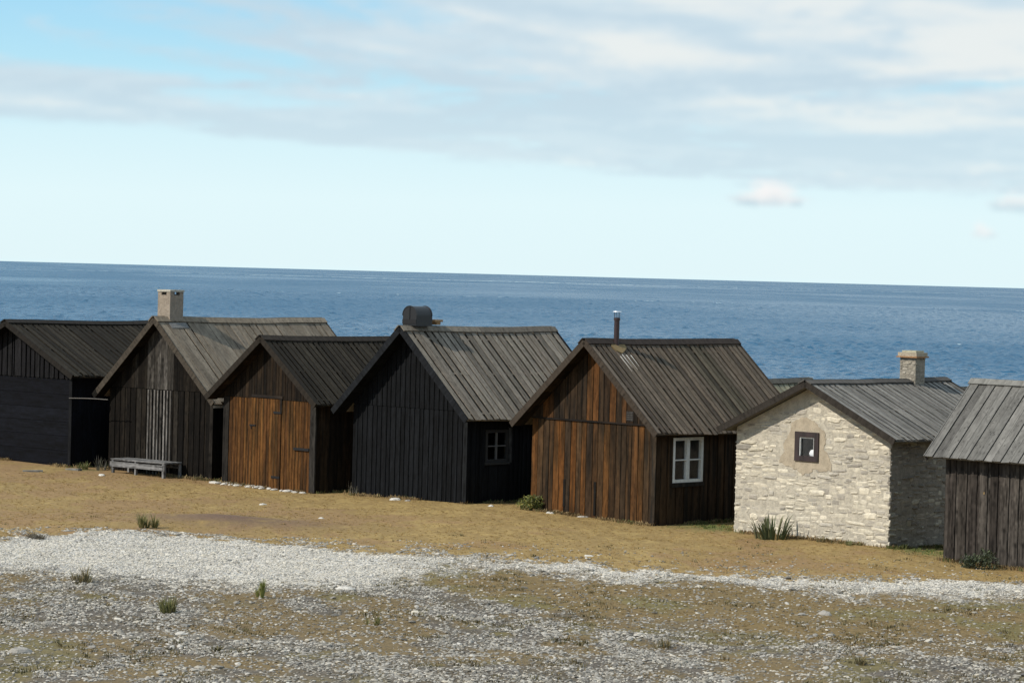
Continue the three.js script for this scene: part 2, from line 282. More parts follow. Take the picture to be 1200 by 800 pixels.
// ------------------------------------------------------------------ huts
const tints = {
  greyRoof: [[.275, .240, .195], [.25, .218, .178], [.31, .272, .225], [.215, .188, .155], [.26, .222, .18]],
  paleRoof: [[.29, .24, .182], [.265, .22, .168], [.315, .265, .205], [.24, .20, .155]],
  brownRoof: [[.175, .138, .104], [.14, .112, .086], [.205, .164, .126], [.16, .129, .099], [.115, .092, .072]],
  darkRoof: [[.036, .031, .024], [.044, .038, .029], [.030, .026, .020], [.052, .045, .034]],
  ashRoof: [[.27, .258, .236], [.235, .225, .205], [.32, .307, .282], [.205, .195, .178]],
  mossRoof: [[.33, .32, .235], [.29, .28, .205], [.37, .355, .26]],
  black: [[.0098, .0114, .0142], [.0082, .0097, .0121], [.0116, .0135, .0166]],
  blueblack: [[.0062, .0074, .0128], [.0052, .0063, .011], [.0078, .0094, .0156]],
  orange: [[.235, .106, .031], [.20, .088, .026], [.275, .126, .038], [.165, .072, .023]],
  mixed: [[.19, .085, .027], [.095, .052, .024], [.075, .045, .025], [.13, .065, .027], [.085, .052, .028], [.16, .074, .027], [.108, .061, .029], [.066, .043, .026]],
  brown: [[.032, .021, .013], [.042, .028, .017], [.026, .018, .012], [.052, .034, .020]],
  umber: [[.0145, .011, .008], [.020, .0155, .011], [.012, .0095, .0072], [.032, .0255, .0185]],
  silver: [[.30, .285, .265], [.10, .088, .075], [.37, .35, .33], [.14, .125, .11]],
  greywall: [[.12, .104, .092], [.095, .082, .071], [.15, .132, .116], [.08, .068, .06], [.20, .178, .158]],
};
const pick = (list, r) => { const t = list[Math.floor(r() * list.length)], k = .88 + .24 * r(); return [t[0] * k, t[1] * k, t[2] * k]; };

// vertical boards between u0 and u1, from v0 to top(u), cut round openings
function boards(parent, F, u0, u1, v0, top, pitch, o, r) {
  const { mat, palette, gap = .006, lap = false, d = .022, batten = 0, lift = 0, holes = [], name = 'board', pickTint, ragged = 0 } = o;
  const n = Math.max(1, Math.round((u1 - u0) / pitch)); const edges = [u0];
  for (let i = 1; i < n; i++) edges.push(u0 + (u1 - u0) * i / n + (r() - .5) * pitch * .28); edges.push(u1);
  // break at the ridge line so that every board has a plain sloping top
  if (u0 < -.05 && u1 > .05) { let b = 1; for (let i = 1; i < edges.length - 1; i++) if (Math.abs(edges[i]) < Math.abs(edges[b])) b = i; edges[b] = 0; }
  for (let i = 0; i < edges.length - 1; i++) {
    let a = edges[i], b = edges[i + 1]; const up = lap && i % 2; const ww = up ? pitch * .22 : -gap / 2; a -= ww * (i ? 1 : 0); b += ww * (i < edges.length - 2 ? 1 : 0); if (lap && !up) { a += gap; b -= gap; }
    const base = (up ? d : 0) + lift + (r() - .5) * .006, tint = pickTint ? pickTint(i, (a + b) / 2, r) : pick(palette, r), off = [r() * 7, r() * 9];
    const vb = v0 + (r() - .5) * ragged, spans = [[vb, null]];
    const hole = holes.find((h) => (a + b) / 2 > h[0] && (a + b) / 2 < h[1]);
    const make = (lo, hiA, hiB) => { if (Math.min(hiA, hiB) - lo < .02) return; const j = () => (r() - .5) * .006; add(piece(F, [[a + j(), lo], [b + j(), lo], [b + j(), hiB], [a + j(), hiA]], base - .03, base + d, tint, off), mat, name, parent); };
    const ta = top(a), tb = top(b);
    if (hole) { make(vb, hole[2], hole[2]); make(hole[3], ta, tb); } else make(vb, ta, tb);
    if (batten && i) { const c = edges[i]; if (!holes.some((h) => c > h[0] - .03 && c < h[1] + .03)) add(piece(F, [[c - batten / 2, vb], [c + batten / 2, vb], [c + batten / 2, top(c + batten / 2)], [c - batten / 2, top(c - batten / 2)]], base + d - .002, base + d + .022, pick(palette, r), [r() * 7, r() * 9]), mat, 'batten', parent); }
  }
}
// window in a frame F: casing, casements, glazing bars, panes
function windowPart(parent, F, u0, u1, v0, v1, { frame, bar = frame, fw = .07, cols = 2, rows = 2, mid = .07, barw = .03, d0 = -.03, d1 = .05, sill = false }) {
  const w = add(mergeGeometries([piece(F, rect(u0, u1, v0, v0 + fw), d0, d1), piece(F, rect(u0, u1, v1 - fw, v1), d0, d1)]), frame, 'window', parent);
  add(piece(F, rect(u0, u0 + fw, v0 + fw, v1 - fw), d0, d1), frame, 'frame', w); add(piece(F, rect(u1 - fw, u1, v0 + fw, v1 - fw), d0, d1), frame, 'frame', w);
  const iu0 = u0 + fw, iu1 = u1 - fw, iv0 = v0 + fw, iv1 = v1 - fw, cw = (iu1 - iu0) / cols, rh = (iv1 - iv0) / rows;
  for (let i = 1; i < cols; i++) add(piece(F, rect(iu0 + cw * i - mid / 2, iu0 + cw * i + mid / 2, iv0, iv1), d0 + .01, d1 - .008), bar, 'mullion', w);
  for (let i = 1; i < rows; i++) for (let c = 0; c < cols; c++) add(piece(F, rect(iu0 + cw * c + (c ? mid / 2 : 0), iu0 + cw * (c + 1) - (c < cols - 1 ? mid / 2 : 0), iv0 + rh * i - barw / 2, iv0 + rh * i + barw / 2), d0 + .012, d1 - .014), bar, 'glazing_bar', w);
  for (let c = 0; c < cols; c++) for (let i = 0; i < rows; i++) add(piece(F, rect(iu0 + cw * c + (c ? mid / 2 : 0), iu0 + cw * (c + 1) - (c < cols - 1 ? mid / 2 : 0), iv0 + rh * i + (i ? barw / 2 : 0), iv0 + rh * (i + 1) - (i < rows - 1 ? barw / 2 : 0)), d0 + .03, d0 + .034), M.glass, 'pane', w);
  if (sill) add(piece(F, rect(u0 - .04, u1 + .04, v0 - .06, v0 - .003), d0, d1 + .03), sill, 'sill', w);
  return w;
}
// roof: under-boards as one folded slab, cover boards one by one, barge boards, ridge boards
function makeRoof(house, h, r) {
  const { S, C, N } = h, mat = h.roofMat ?? M.grey, pal = h.roofTints;
  const z0 = -(h.L + h.bo), z1 = h.ov, sag = h.sag ?? .045, sd = r() * 50;
  const dip = (u, q) => sag * Math.sin(Math.PI * clamp((u - z0) / (z1 - z0))) * (.6 + .4 * q / S) + .022 * (vnoise(u * .9 + sd, q * .5 + 3, 0, 0, 7) - .5);
  const slope = (side) => (u, s, d) => [side * (s * C + d * N), h.Yr - s * N + d * C - dip(u, s), u];
  const along = (side, a, b, n, s0, s1, d0, d1, tint, off) => mergeGeometries(Array.from({ length: n }, (_, i) => piece(slope(side), rect(mix(a, b, i / n), mix(a, b, (i + 1) / n), s0, s1), d0, d1, tint, off)));
  const roof = add(mergeGeometries([1, -1].map((s) => along(s, z0, z1, 14, 0, S - .03, -.035, -.002, pal[1], [r() * 5, r() * 5]))), mat, 'roof', house);
  if (h.soffit) for (const side of [1, -1]) for (let k = 0; k < 12; k++) add(piece(slope(side), rect(.02, z1 - .01, S * k / 12 + .006, S * (k + 1) / 12 - .006), -.056, -.0365, pick(h.soffit, r), [r() * 7, r() * 9]), h.soffitMat ?? M.tar, 'soffit_board', roof);   // boards under the overhang, tinted dark to darken its underside
  for (const side of [1, -1]) {
    const n = Math.round((z1 - z0) / h.roofPitch), p = (z1 - z0) / n, wide = p * h.roofCover;
    for (let i = 0; i < n; i++) {
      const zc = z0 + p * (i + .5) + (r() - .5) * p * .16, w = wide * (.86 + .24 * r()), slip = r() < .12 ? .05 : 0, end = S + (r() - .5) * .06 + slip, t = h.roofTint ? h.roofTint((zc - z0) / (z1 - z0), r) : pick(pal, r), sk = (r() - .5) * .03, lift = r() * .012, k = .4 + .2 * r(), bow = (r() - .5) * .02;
      const l = (q, e) => zc + e * w / 2 + sk * q + bow * Math.sin(Math.PI * q);
      const quad = [[l(0, -1), .02], [l(0, 1), .02], [l(k, 1), S * k], [Math.min(l(1, 1), z1), end], [Math.max(l(1, -1), z0), end + (r() - .5) * .025], [l(k, -1), S * k]];
      add(piece(slope(side), quad, .046 + lift, .060 + lift, t, [r() * 7, r() * 9]), mat, 'board', roof);
    }
    for (const q of [.12, .5, .93]) add(along(side, z0 + .02, z1 - .02, 6, S * q - .03, S * q + .03, -.001, .0455, pal[1], [r(), r()]), mat, 'batten', roof);
    for (const [zf, ze, nm] of [[z1 + .002, z1 + .028, 'bargeboard'], [z0 - .028, z0 - .002, 'bargeboard']])
      add(piece((u, v, d) => slope(side)(d, u, v), [[0, -.08], [S + .01, -.08], [S + .01, h.bargeTop ?? .078], [0, h.bargeTop ?? .078]], zf, ze, h.bargeTint, [r(), r()]), h.bargeMat ?? mat, nm, roof);
    const m = mix(z0, z1, .42 + .2 * r());
    for (const [a, b] of [[z0 - .04, m - .004], [m + .004, z1 + .05]]) add(along(side, a, b, 6, side > 0 ? -.01 : -.03, .17, .078, .100 + r() * .006, pick(h.capTints ?? pal, r), [r(), r()]), mat, 'ridge_board', roof);
    if (h.fascia && side > 0) add(box(S * C - .03, S * C - .005, h.Yr - S * N - .12, h.Yr - S * N - .04, z0 + .02, z1 - .05, h.fascia), mat, 'fascia', roof);
  }
  return roof;
}
// walls: gable towards +z at z = 0, back gable at -L, side walls; each a slab that boards are nailed to
function makeHut(h, r) {
  const house = thing(h.name ?? 'fishing_hut', h.label, h.category ?? 'hut', h.group ?? 'fishing huts in a row above the shore', h.pos, -h.phi); house.scale.setScalar(h.scale ?? 1);
  const half = h.W / 2 + h.eo, rise = h.Hr - .09 - (h.Hr - half * h.pit + .03);
  h.S = Math.hypot(half, rise); h.C = half / h.S; h.N = rise / h.S; h.Yr = h.Hr - .09; h.tan = rise / half;
  h.under = (x) => h.Yr - Math.abs(x) * h.tan - .068 / h.C;                       // underside of the roof
  const F = (u, v, d) => [u, v, d], FR = (u, v, d) => [h.W / 2 + d, v, -u], FL = (u, v, d) => [-h.W / 2 - d, v, -u], FB = (u, v, d) => [u, v, -h.L - d];
  const he = h.under(h.W / 2), b = -.45, wt = h.wallTint ?? [.03, .025, .02];
  const slabWithHole = (Fn, u0, u1, v0, tops, hole, tone = wt) => {
    const gs = []; const seg = (a, c, lo, hi) => gs.push(piece(Fn, [[a, lo], [c, lo], [c, hi(c)], [a, hi(a)]], -.12, h.wallFace ?? -.034, tone, [a, lo]));
    if (!hole) seg(u0, u1, v0, tops); else { seg(u0, hole[0], v0, tops); seg(hole[1], u1, v0, tops); seg(hole[0], hole[1], v0, () => hole[2]); seg(hole[0], hole[1], hole[3], tops); }
    return gs;
  };
  const wm = h.wallMat ?? M.black, gh = h.gableHole, uh = (x) => h.under(x);
  const cuts = [-h.W / 2, 0, h.W / 2, ...(gh ? [gh[0], gh[1]] : [])].sort((p, q) => p - q), gs = [];
  for (let i = 0; i < cuts.length - 1; i++) {
    const m = (cuts[i] + cuts[i + 1]) / 2, inHole = gh && m > gh[0] && m < gh[1];
    if (inHole) { gs.push(...slabWithHole(F, cuts[i], cuts[i + 1], b, () => gh[2])); gs.push(...slabWithHole(F, cuts[i], cuts[i + 1], gh[3], uh)); } else gs.push(...slabWithHole(F, cuts[i], cuts[i + 1], b, uh));
  }
  const gable = add(mergeGeometries(gs), wm, 'gable_wall', house);
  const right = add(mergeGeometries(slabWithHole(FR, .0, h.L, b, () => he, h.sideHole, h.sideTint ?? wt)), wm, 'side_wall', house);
  add(mergeGeometries(slabWithHole(FL, .0, h.L, b, () => he, null, h.sideTint ?? wt)), wm, 'side_wall', house);
  add(mergeGeometries([...slabWithHole(FB, -h.W / 2, 0, b, uh), ...slabWithHole(FB, 0, h.W / 2, b, uh)]), wm, 'gable_wall', house);
  const roof = makeRoof(house, h, r);
  Object.assign(h, { house, gable, right, roof, F, FR, he });
  return h;
}
const corner = (h, t, mat, r, w = .1) => { add(piece(h.F, rect(h.W / 2 - w, h.W / 2 + .03, -.3, h.under(h.W / 2 + .03)), .022, .05, t, [r(), r()]), mat, 'corner_board', h.gable); };

// --- hut 1: blue-black, cut by the left edge of the picture
{
  const r = rng(101);
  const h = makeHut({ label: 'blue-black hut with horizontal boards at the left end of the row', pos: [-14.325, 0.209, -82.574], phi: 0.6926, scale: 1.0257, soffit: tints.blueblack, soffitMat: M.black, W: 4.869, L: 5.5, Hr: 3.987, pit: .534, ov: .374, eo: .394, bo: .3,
    roofPitch: .2, roofCover: .72, roofTints: tints.darkRoof, bargeTint: [.026, .023, .020], capTints: [[.04, .036, .032]] }, r);
  for (let i = 0, y = -.35; i < 8; i++) { const w = .36 + r() * .05, y1 = Math.min(y + w, 2.4); add(piece((u, v, d) => [v, u, d], rect(y + .004, y1 - .004, -2.42, 2.42), 0, .022 + r() * .012, pick(tints.blueblack, r), [r() * 7, r() * 9]), M.black, 'board', h.gable); y = y1; if (y1 >= 2.4) break; }
  boards(h.gable, h.F, -2.3, 2.3, 2.42, h.under, .2, { mat: M.black, palette: [[.020, .020, .023], [.015, .015, .018]], gap: .05, lift: .01 }, r);
  boards(h.right, h.FR, 0, h.L, -.3, () => h.he, .18, { mat: M.black, palette: tints.blueblack }, r);
  corner(h, [.014, .015, .018], M.black, r, .08);
}
// --- hut 2: dark brown, silvered boards in the middle, pale chimney
{
  const r = rng(202);
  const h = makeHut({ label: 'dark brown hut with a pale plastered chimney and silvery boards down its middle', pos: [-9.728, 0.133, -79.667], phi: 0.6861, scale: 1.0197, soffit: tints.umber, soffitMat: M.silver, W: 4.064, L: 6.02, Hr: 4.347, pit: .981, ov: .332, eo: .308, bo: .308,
    roofPitch: .27, roofCover: .94, roofTints: tints.paleRoof, bargeTint: [.09, .076, .06], fascia: [.5, .46, .4] }, r);
  const silver = (lo, hi) => (i, u, q) => (u > -.47 && u < .47 ? pick(hi, q) : u > -1.2 && u < .9 && q() < .25 ? pick([[.042, .036, .029]], q) : pick(lo, q));
  boards(h.gable, h.F, -2.03, 2.03, -.35, () => 2.34, .105, { mat: M.silver, palette: tints.umber, lap: true, d: .02, gap: .004, pickTint: silver(tints.umber, [[.035, .03, .025], [.05, .043, .036]]) }, r);
  boards(h.gable, h.F, -2.03, 2.03, 2.35, h.under, .125, { mat: M.silver, palette: tints.umber, lift: .02, pickTint: silver(tints.umber, [[.16, .148, .134], [.115, .105, .093], [.085, .077, .067]]) }, r);
  boards(h.right, h.FR, 0, h.L, -.35, () => h.he, .15, { mat: M.silver, palette: tints.umber }, r);
  for (let i = 0; i < 8; i++) { const a = -.47 + i * .124 + (r() - .5) * .02, w = .042 + .03 * r(); add(piece(h.F, [[a, -.35], [a + w, -.35], [a + w + (r() - .5) * .012, 2.33], [a + (r() - .5) * .012, 2.33]], .038, .062, pick(i % 3 === 1 ? [[.16, .148, .135]] : [[.30, .285, .265], [.38, .36, .34]], r), [r() * 7, r() * 9]), M.silver, 'batten', h.gable); }
  corner(h, [.04, .034, .028], M.silver, r, .09);
  // chimney: plastered shaft, openings under a cap slab
  const plaster = [.33, .28, .23];
  const ch = add(mergeGeometries([box(-0.325, 0.155, 3.85, 4.93, -.6, -.1, plaster, [.2, .3]), box(-0.325, -0.190, 4.93, 5.015, -.6, -.1, plaster), box(0.010, 0.155, 4.93, 5.015, -.24, -.1, plaster), box(0.010, 0.155, 4.93, 5.015, -.6, -.46, plaster)]), M.masonry, 'chimney', h.house);
  add(box(-0.340, 0.170, 5.016, 5.075, -.615, -.085, [.5, .48, .42], [.1, .1]), M.masonry, 'cap', ch);
  add(box(-0.290, 0.120, 4.931, 4.95, -.56, -.14, [.02, .018, .016]), M.masonry, 'flue', ch);
  add(piece((u, v, d) => [v * h.C + d * h.N, h.Yr - v * h.N + d * h.C, u], rect(-.68, -.02, .20, .40), .07, .078, [.20, .20, .20]), M.masonry, 'flashing', ch);
}
// --- hut 3: small, orange-brown front
{
  const r = rng(303);
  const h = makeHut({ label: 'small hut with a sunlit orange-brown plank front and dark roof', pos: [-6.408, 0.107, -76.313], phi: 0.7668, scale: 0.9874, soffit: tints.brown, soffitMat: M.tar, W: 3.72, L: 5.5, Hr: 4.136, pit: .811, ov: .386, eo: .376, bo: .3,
    roofPitch: .19, roofCover: .72, roofTints: tints.darkRoof, bargeTint: [.036, .030, .024], capTints: [[.045, .038, .032]] }, r);
  boards(h.gable, h.F, -1.86, 1.86, 2.42, h.under, .125, { mat: M.tar, palette: tints.brown, lift: .008, gap: .012 }, r);
  boards(h.gable, h.F, -1.64, -.80, -.1, () => 2.41, .115, { mat: M.tar, palette: [[.185, .083, .025], [.16, .070, .022], [.215, .097, .029], [.13, .058, .020]], ragged: .02, gap: .016 }, r);
  boards(h.gable, h.F, .52, 1.66, -.1, () => 2.41, .115, { mat: M.tar, palette: [[.185, .083, .025], [.16, .070, .022], [.215, .097, .029], [.13, .058, .020]], ragged: .02, gap: .016 }, r);
  add(piece(h.F, rect(-1.88, -1.655, -.35, 2.41), 0, .045, [.035, .031, .027]), M.black, 'corner_board', h.gable);
  add(piece(h.F, rect(1.675, 1.89, -.35, 2.41), 0, .045, [.06, .055, .05]), M.black, 'corner_board', h.gable);
  // door of narrow planks, with hinges, latch and a lintel
  const door = add(piece(h.F, rect(-.79, .505, -.05, 2.44), -.03, -.02, tints.orange[3]), M.tar, 'door', h.house);
  for (let i = 0; i < 11; i++) { const a = -.785 + i * .1168; add(piece(h.F, rect(a + .008, a + .109, -.04 + r() * .02, 2.43), -.02, .036 + r() * .005, pick(tints.orange, r), [r() * 7, r() * 9]), M.tar, 'plank', door); }
  for (const [x0, x1, y] of [[.16, .50, .33], [.2, .5, 2.07]]) add(box(x0, x1, y - .03, y + .03, .04, .056), M.iron, 'hinge', door);
  add(box(-.77, -.52, 1.66, 1.70, .04, .06), M.iron, 'latch', door); add(box(-.72, -.69, 1.58, 1.66, .04, .056), M.iron, 'handle', door);
  add(piece((u, v, d) => [v, u, d], rect(2.445, 2.52, -.7, .56), .03, .06, [.06, .045, .035]), M.tar, 'lintel', door);
  add(box(.46, .53, 2.05, 2.44, .037, .05, [.045, .035, .028]), M.tar, 'door_stop', door);
  add(box(1.05, 1.66, 1.11, 1.18, .03, .065), M.iron, 'locking_bar', h.gable);
  boards(h.right, h.FR, 0, h.L, -.3, () => h.he, .16, { mat: M.tar, palette: tints.brown }, r);
}
// --- hut 4: black tarred, barrel-shaped cowl on the ridge
{
  const r = rng(404);
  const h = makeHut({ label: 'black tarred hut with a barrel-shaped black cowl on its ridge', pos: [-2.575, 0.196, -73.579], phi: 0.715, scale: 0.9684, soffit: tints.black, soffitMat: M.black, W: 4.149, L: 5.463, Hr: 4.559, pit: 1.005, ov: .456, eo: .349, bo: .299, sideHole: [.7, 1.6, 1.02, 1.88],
    roofPitch: .262, roofCover: .72, roofTints: tints.greyRoof, bargeTint: [.020, .023, .028], bargeMat: M.black, bargeTop: .086 }, r);
  boards(h.gable, h.F, -2.06, 2.06, -.35, () => 2.37, .175, { mat: M.black, palette: tints.black, batten: .05 }, r);
  boards(h.gable, h.F, -2.06, 2.06, 2.38, h.under, .175, { mat: M.black, palette: tints.black, batten: .05, lift: .012 }, r);
  boards(h.right, h.FR, 0, h.L, -.35, () => h.he, .17, { mat: M.black, palette: tints.black, batten: .05, holes: [[.68, 1.62, 1.0, 1.9]] }, r);
  corner(h, [.022, .025, .028], M.black, r, .11);
  const dark = new THREE.MeshStandardMaterial({ color: new THREE.Color(.014, .014, .014), roughness: .8 });
  const w = windowPart(h.right, h.FR, .7, 1.6, 1.02, 1.88, { frame: dark, bar: M.whitebare, fw: .08, mid: .03, barw: .028, d0: -.05, d1: .03, sill: dark });
  add(piece(h.FR, rect(1.61, 1.72, 1.0, 1.92), .02, .055, [.10, .10, .10]), M.black, 'casing', w);
  // cowl: arched sheet-metal hood along the ridge
  const arch = new THREE.Shape(); arch.moveTo(-.24, 0); arch.lineTo(-.24, .26); arch.absarc(0, .26, .24, Math.PI, 0, true); arch.lineTo(.24, 0); arch.closePath();
  const g = new THREE.ExtrudeGeometry(arch, { depth: .6, bevelEnabled: true, bevelSize: .012, bevelThickness: .012, bevelSegments: 2, curveSegments: 20 }); g.translate(0, 4.56, -.5);
  const cowl = add(g, M.cowl, 'chimney_cowl', h.house);
  const rim = new THREE.Shape(); rim.absarc(0, 0, .265, 0, Math.PI, false); rim.lineTo(-.245, 0); rim.absarc(0, 0, .245, Math.PI, 0, true); const rg = new THREE.ExtrudeGeometry(rim, { depth: .03, bevelEnabled: false, curveSegments: 20 });
  add(rg.clone().translate(0, 4.82, .09), M.cowl, 'rim', cowl); add(rg.clone().translate(0, 4.82, -.5), M.cowl, 'rim', cowl);
  add(box(-.25, .25, 4.60, 4.72, .114, .125), M.iron, 'band', cowl);
  add(box(-.012, .012, 4.72, 5.06, .113, .128), M.cowl, 'seam', cowl);
  const slabM = new THREE.MeshStandardMaterial({ color: new THREE.Color(.36, .23, .12), roughness: .9, map: T.stone });
  add(mergeGeometries([box(-.10, .12, 4.58, 4.66, -.98, -.82), box(-.13, .15, 4.66, 4.72, -1.04, -.74)]), slabM, 'roof_block', h.house);
}
// --- hut 5: brown and orange planks, stovepipe, white window
{
  const r = rng(505);
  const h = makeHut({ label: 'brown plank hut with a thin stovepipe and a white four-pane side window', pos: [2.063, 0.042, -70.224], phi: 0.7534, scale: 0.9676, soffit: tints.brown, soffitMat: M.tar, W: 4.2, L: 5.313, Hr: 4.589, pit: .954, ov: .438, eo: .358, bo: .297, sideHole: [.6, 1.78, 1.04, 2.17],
    roofPitch: .192, roofCover: .67, roofTints: tints.brownRoof, bargeTint: [.075, .060, .047], capTints: [[.06, .048, .042], [.07, .056, .048]],
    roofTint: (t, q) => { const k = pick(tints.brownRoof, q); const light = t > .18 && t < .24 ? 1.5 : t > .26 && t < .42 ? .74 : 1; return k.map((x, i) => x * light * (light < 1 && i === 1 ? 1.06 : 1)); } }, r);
  boards(h.gable, h.F, -2.09, 2.09, -.35, () => 2.465, .187, { mat: M.tar, palette: tints.mixed, gap: .018, pickTint: (i, u, q) => (u < .1 && q() < .42 ? pick([[.235, .095, .027], [.20, .085, .026]], q) : u > .7 && q() < .5 ? pick([[.07, .045, .026], [.09, .055, .029]], q) : pick(tints.mixed, q)) }, r);
  boards(h.gable, h.F, -2.09, 2.09, 2.49, h.under, .19, { mat: M.tar, palette: [[.125, .060, .025], [.062, .038, .022], [.050, .033, .020], [.185, .080, .027], [.072, .045, .026], [.055, .036, .022]], lift: .03, gap: .016 }, r);
  add(piece((u, v, d) => [v, u, d], rect(2.455, 2.50, -2.1, 2.1), .02, .058, [.04, .03, .024]), M.tar, 'drip_board', h.gable);
  for (const [x, y0, y1] of [[-.93, .25, .95], [.12, .1, .95]]) add(box(x - .035, x + .035, y0, y1, .02, .034, [.02, .018, .016]), M.black, 'dark_slit_board', h.gable);  // narrow near-black boards that draw two dark vertical slits
  const vent = add(box(1.14, 1.37, 2.56, 2.80, .05, .07, [.09, .085, .08]), M.black, 'vent', h.gable); for (let i = 0; i < 4; i++) add(box(1.16, 1.35, 2.585 + i * .052, 2.608 + i * .052, .07, .085, [.13, .125, .12]), M.black, 'slat', vent);
  boards(h.right, h.FR, 0, h.L, -.35, () => h.he, .16, { mat: M.tar, palette: [[.075, .044, .024], [.085, .051, .027], [.066, .042, .025], [.062, .038, .022]], lap: true, holes: [[.58, 1.8, 1.02, 2.19]] }, r);
  corner(h, [.085, .062, .042], M.tar, r, .1);
  const w = windowPart(h.right, h.FR, .6, 1.78, 1.04, 2.17, { frame: M.white, fw: .075, mid: .13, barw: .03, d0: -.04, d1: .055 });
  add(piece(h.FR, rect(.56, 1.82, .93, 1.03), .02, .075, [.05, .042, .035]), M.tar, 'sill', w);
  // stovepipe with cap on three legs, and the mortar patch at its foot
  const px = .16, pz = -.6, py = h.Yr - px * h.tan;
  const cyl = (ra, rb, y0, y1, x, z, n = 20) => new THREE.CylinderGeometry(rb, ra, y1 - y0, n).translate(x, (y0 + y1) / 2, z);
  const pipe = add(cyl(.07, .07, py - .1, 5.12, px, pz), M.pipe, 'stovepipe', h.house);
  add(cyl(.085, .085, 5.05, 5.10, px, pz), M.pipe, 'collar', pipe);
  for (let k = 0; k < 4; k++) { const a = k * Math.PI / 2 + .5; add(cyl(.008, .008, 5.10, 5.27, px + .07 * Math.cos(a), pz + .07 * Math.sin(a), 6), M.pipe, 'strut', pipe); }
  add(cyl(.115, .10, 5.262, 5.285, px, pz), M.tin, 'rain_cap', pipe);
  const q = [[-.88, .07], [-.62, .02], [-.42, .08], [-.34, .24], [-.40, .40], [-.52, .50], [-.70, .42], [-.86, .30]].map(([z, s]) => [z + (r() - .5) * .03, s]);
  add(piece((u, v, d) => [v * h.C + d * h.N, h.Yr - v * h.N + d * h.C, u], q, .04, .085, [.25, .18, .085]), M.masonry, 'mortar', pipe);
  for (let k = 0; k < 4; k++) { const z = -.45 - k * .14 + r() * .06, s = .50 + r() * .1; add(piece((u, v, d) => [v * h.C + d * h.N, h.Yr - v * h.N + d * h.C, u], [[z, s], [z + .035, s], [z + .02, s + .3 + r() * .3]], .066, .072, [.62, .6, .56]), M.masonry, 'mortar_run', pipe); }
}
// --- rubble masonry: flat stones in uneven courses, bedded in a mortar face
function rubble(F, u0, u1, v0, top, r, opt) {
  const { skip = () => false, palette, hmin = .055, hmax = .135, lmin = .13, lmax = .52, dmax = .05, edge = .0 } = opt, stones = [];
  for (let v = v0; v < opt.vmax;) {
    const h0 = mix(hmin, hmax, r());
    for (let u = u0 - r() * .1; u < u1;) {
      const hh = h0 * (.5 + 1.15 * r() * r()), l = mix(lmin, lmax, r() * r()) * (hh > .08 ? 1.25 : 1), a = Math.max(u, u0 - r() * edge), b = Math.min(u + l, u1 + r() * edge); u += l;
      if (b - a < .05) continue;
      const wav = .09 * Math.sin(a * 1.3 + v * .7) + .05 * Math.sin(a * 3.1 + v * 2 + 1), vc = v + wav + (r() - .5) * .05, uc = (a + b) / 2;
      if (vc + hh > Math.min(top(a), top(b)) || skip(a, b, vc, vc + hh)) continue;
      const d = .004 + dmax * r() * r(), n = 7, P = [], U = [], ring = [[], [], []], w = (b - a) / 2 - .004, h2 = hh / 2 - .003;
      for (let k = 0; k < n; k++) {
        const t = (k + .5 * r()) / n * 2 * Math.PI, c = Math.cos(t), s = Math.sin(t), e = .42, x = Math.sign(c) * Math.pow(Math.abs(c), e), y = Math.sign(s) * Math.pow(Math.abs(s), e), j = .84 + .2 * r(), ins = .66 + .26 * r();
        ring[0].push([uc + x * w * 1.02, vc + h2 + y * h2 * 1.02, -.03]); ring[1].push([uc + x * w * j, vc + h2 + y * h2 * j, d * (.35 + .35 * r())]); ring[2].push([uc + x * w * j * ins, vc + h2 + y * h2 * j * ins * .9, d * (.8 + .35 * r())]);
      }
      const tw = (r() - .5) * .22, tc = Math.cos(tw), ts = Math.sin(tw); for (const g0 of ring) for (const p of g0) { const x = p[0] - uc, y = p[1] - vc - h2; p[0] = uc + x * tc - y * ts; p[1] = vc + h2 + x * ts + y * tc; }
      const V = (p) => { P.push(...F(...p)); U.push(p[0] * 1.7 + p[2], p[1] * 1.7 + p[2]); };
      for (let k = 0; k < n; k++) { const m = (k + 1) % n; for (const q of [0, 1]) { V(ring[q][k]); V(ring[q][m]); V(ring[q + 1][m]); V(ring[q][k]); V(ring[q + 1][m]); V(ring[q + 1][k]); } V(ring[2][k]); V(ring[2][m]); V([uc, vc + h2, d * (1 + .3 * r())]); }
      const g = new THREE.BufferGeometry(); g.setAttribute('position', new THREE.Float32BufferAttribute(P, 3)); g.setAttribute('uv', new THREE.Float32BufferAttribute(U, 2)); g.computeVertexNormals();
      tintGeo(g, pick(palette(uc, vc, r), r)); stones.push({ g, area: (b - a) * hh });
    }
    v += h0 * .93;
  }
  return stones;
}
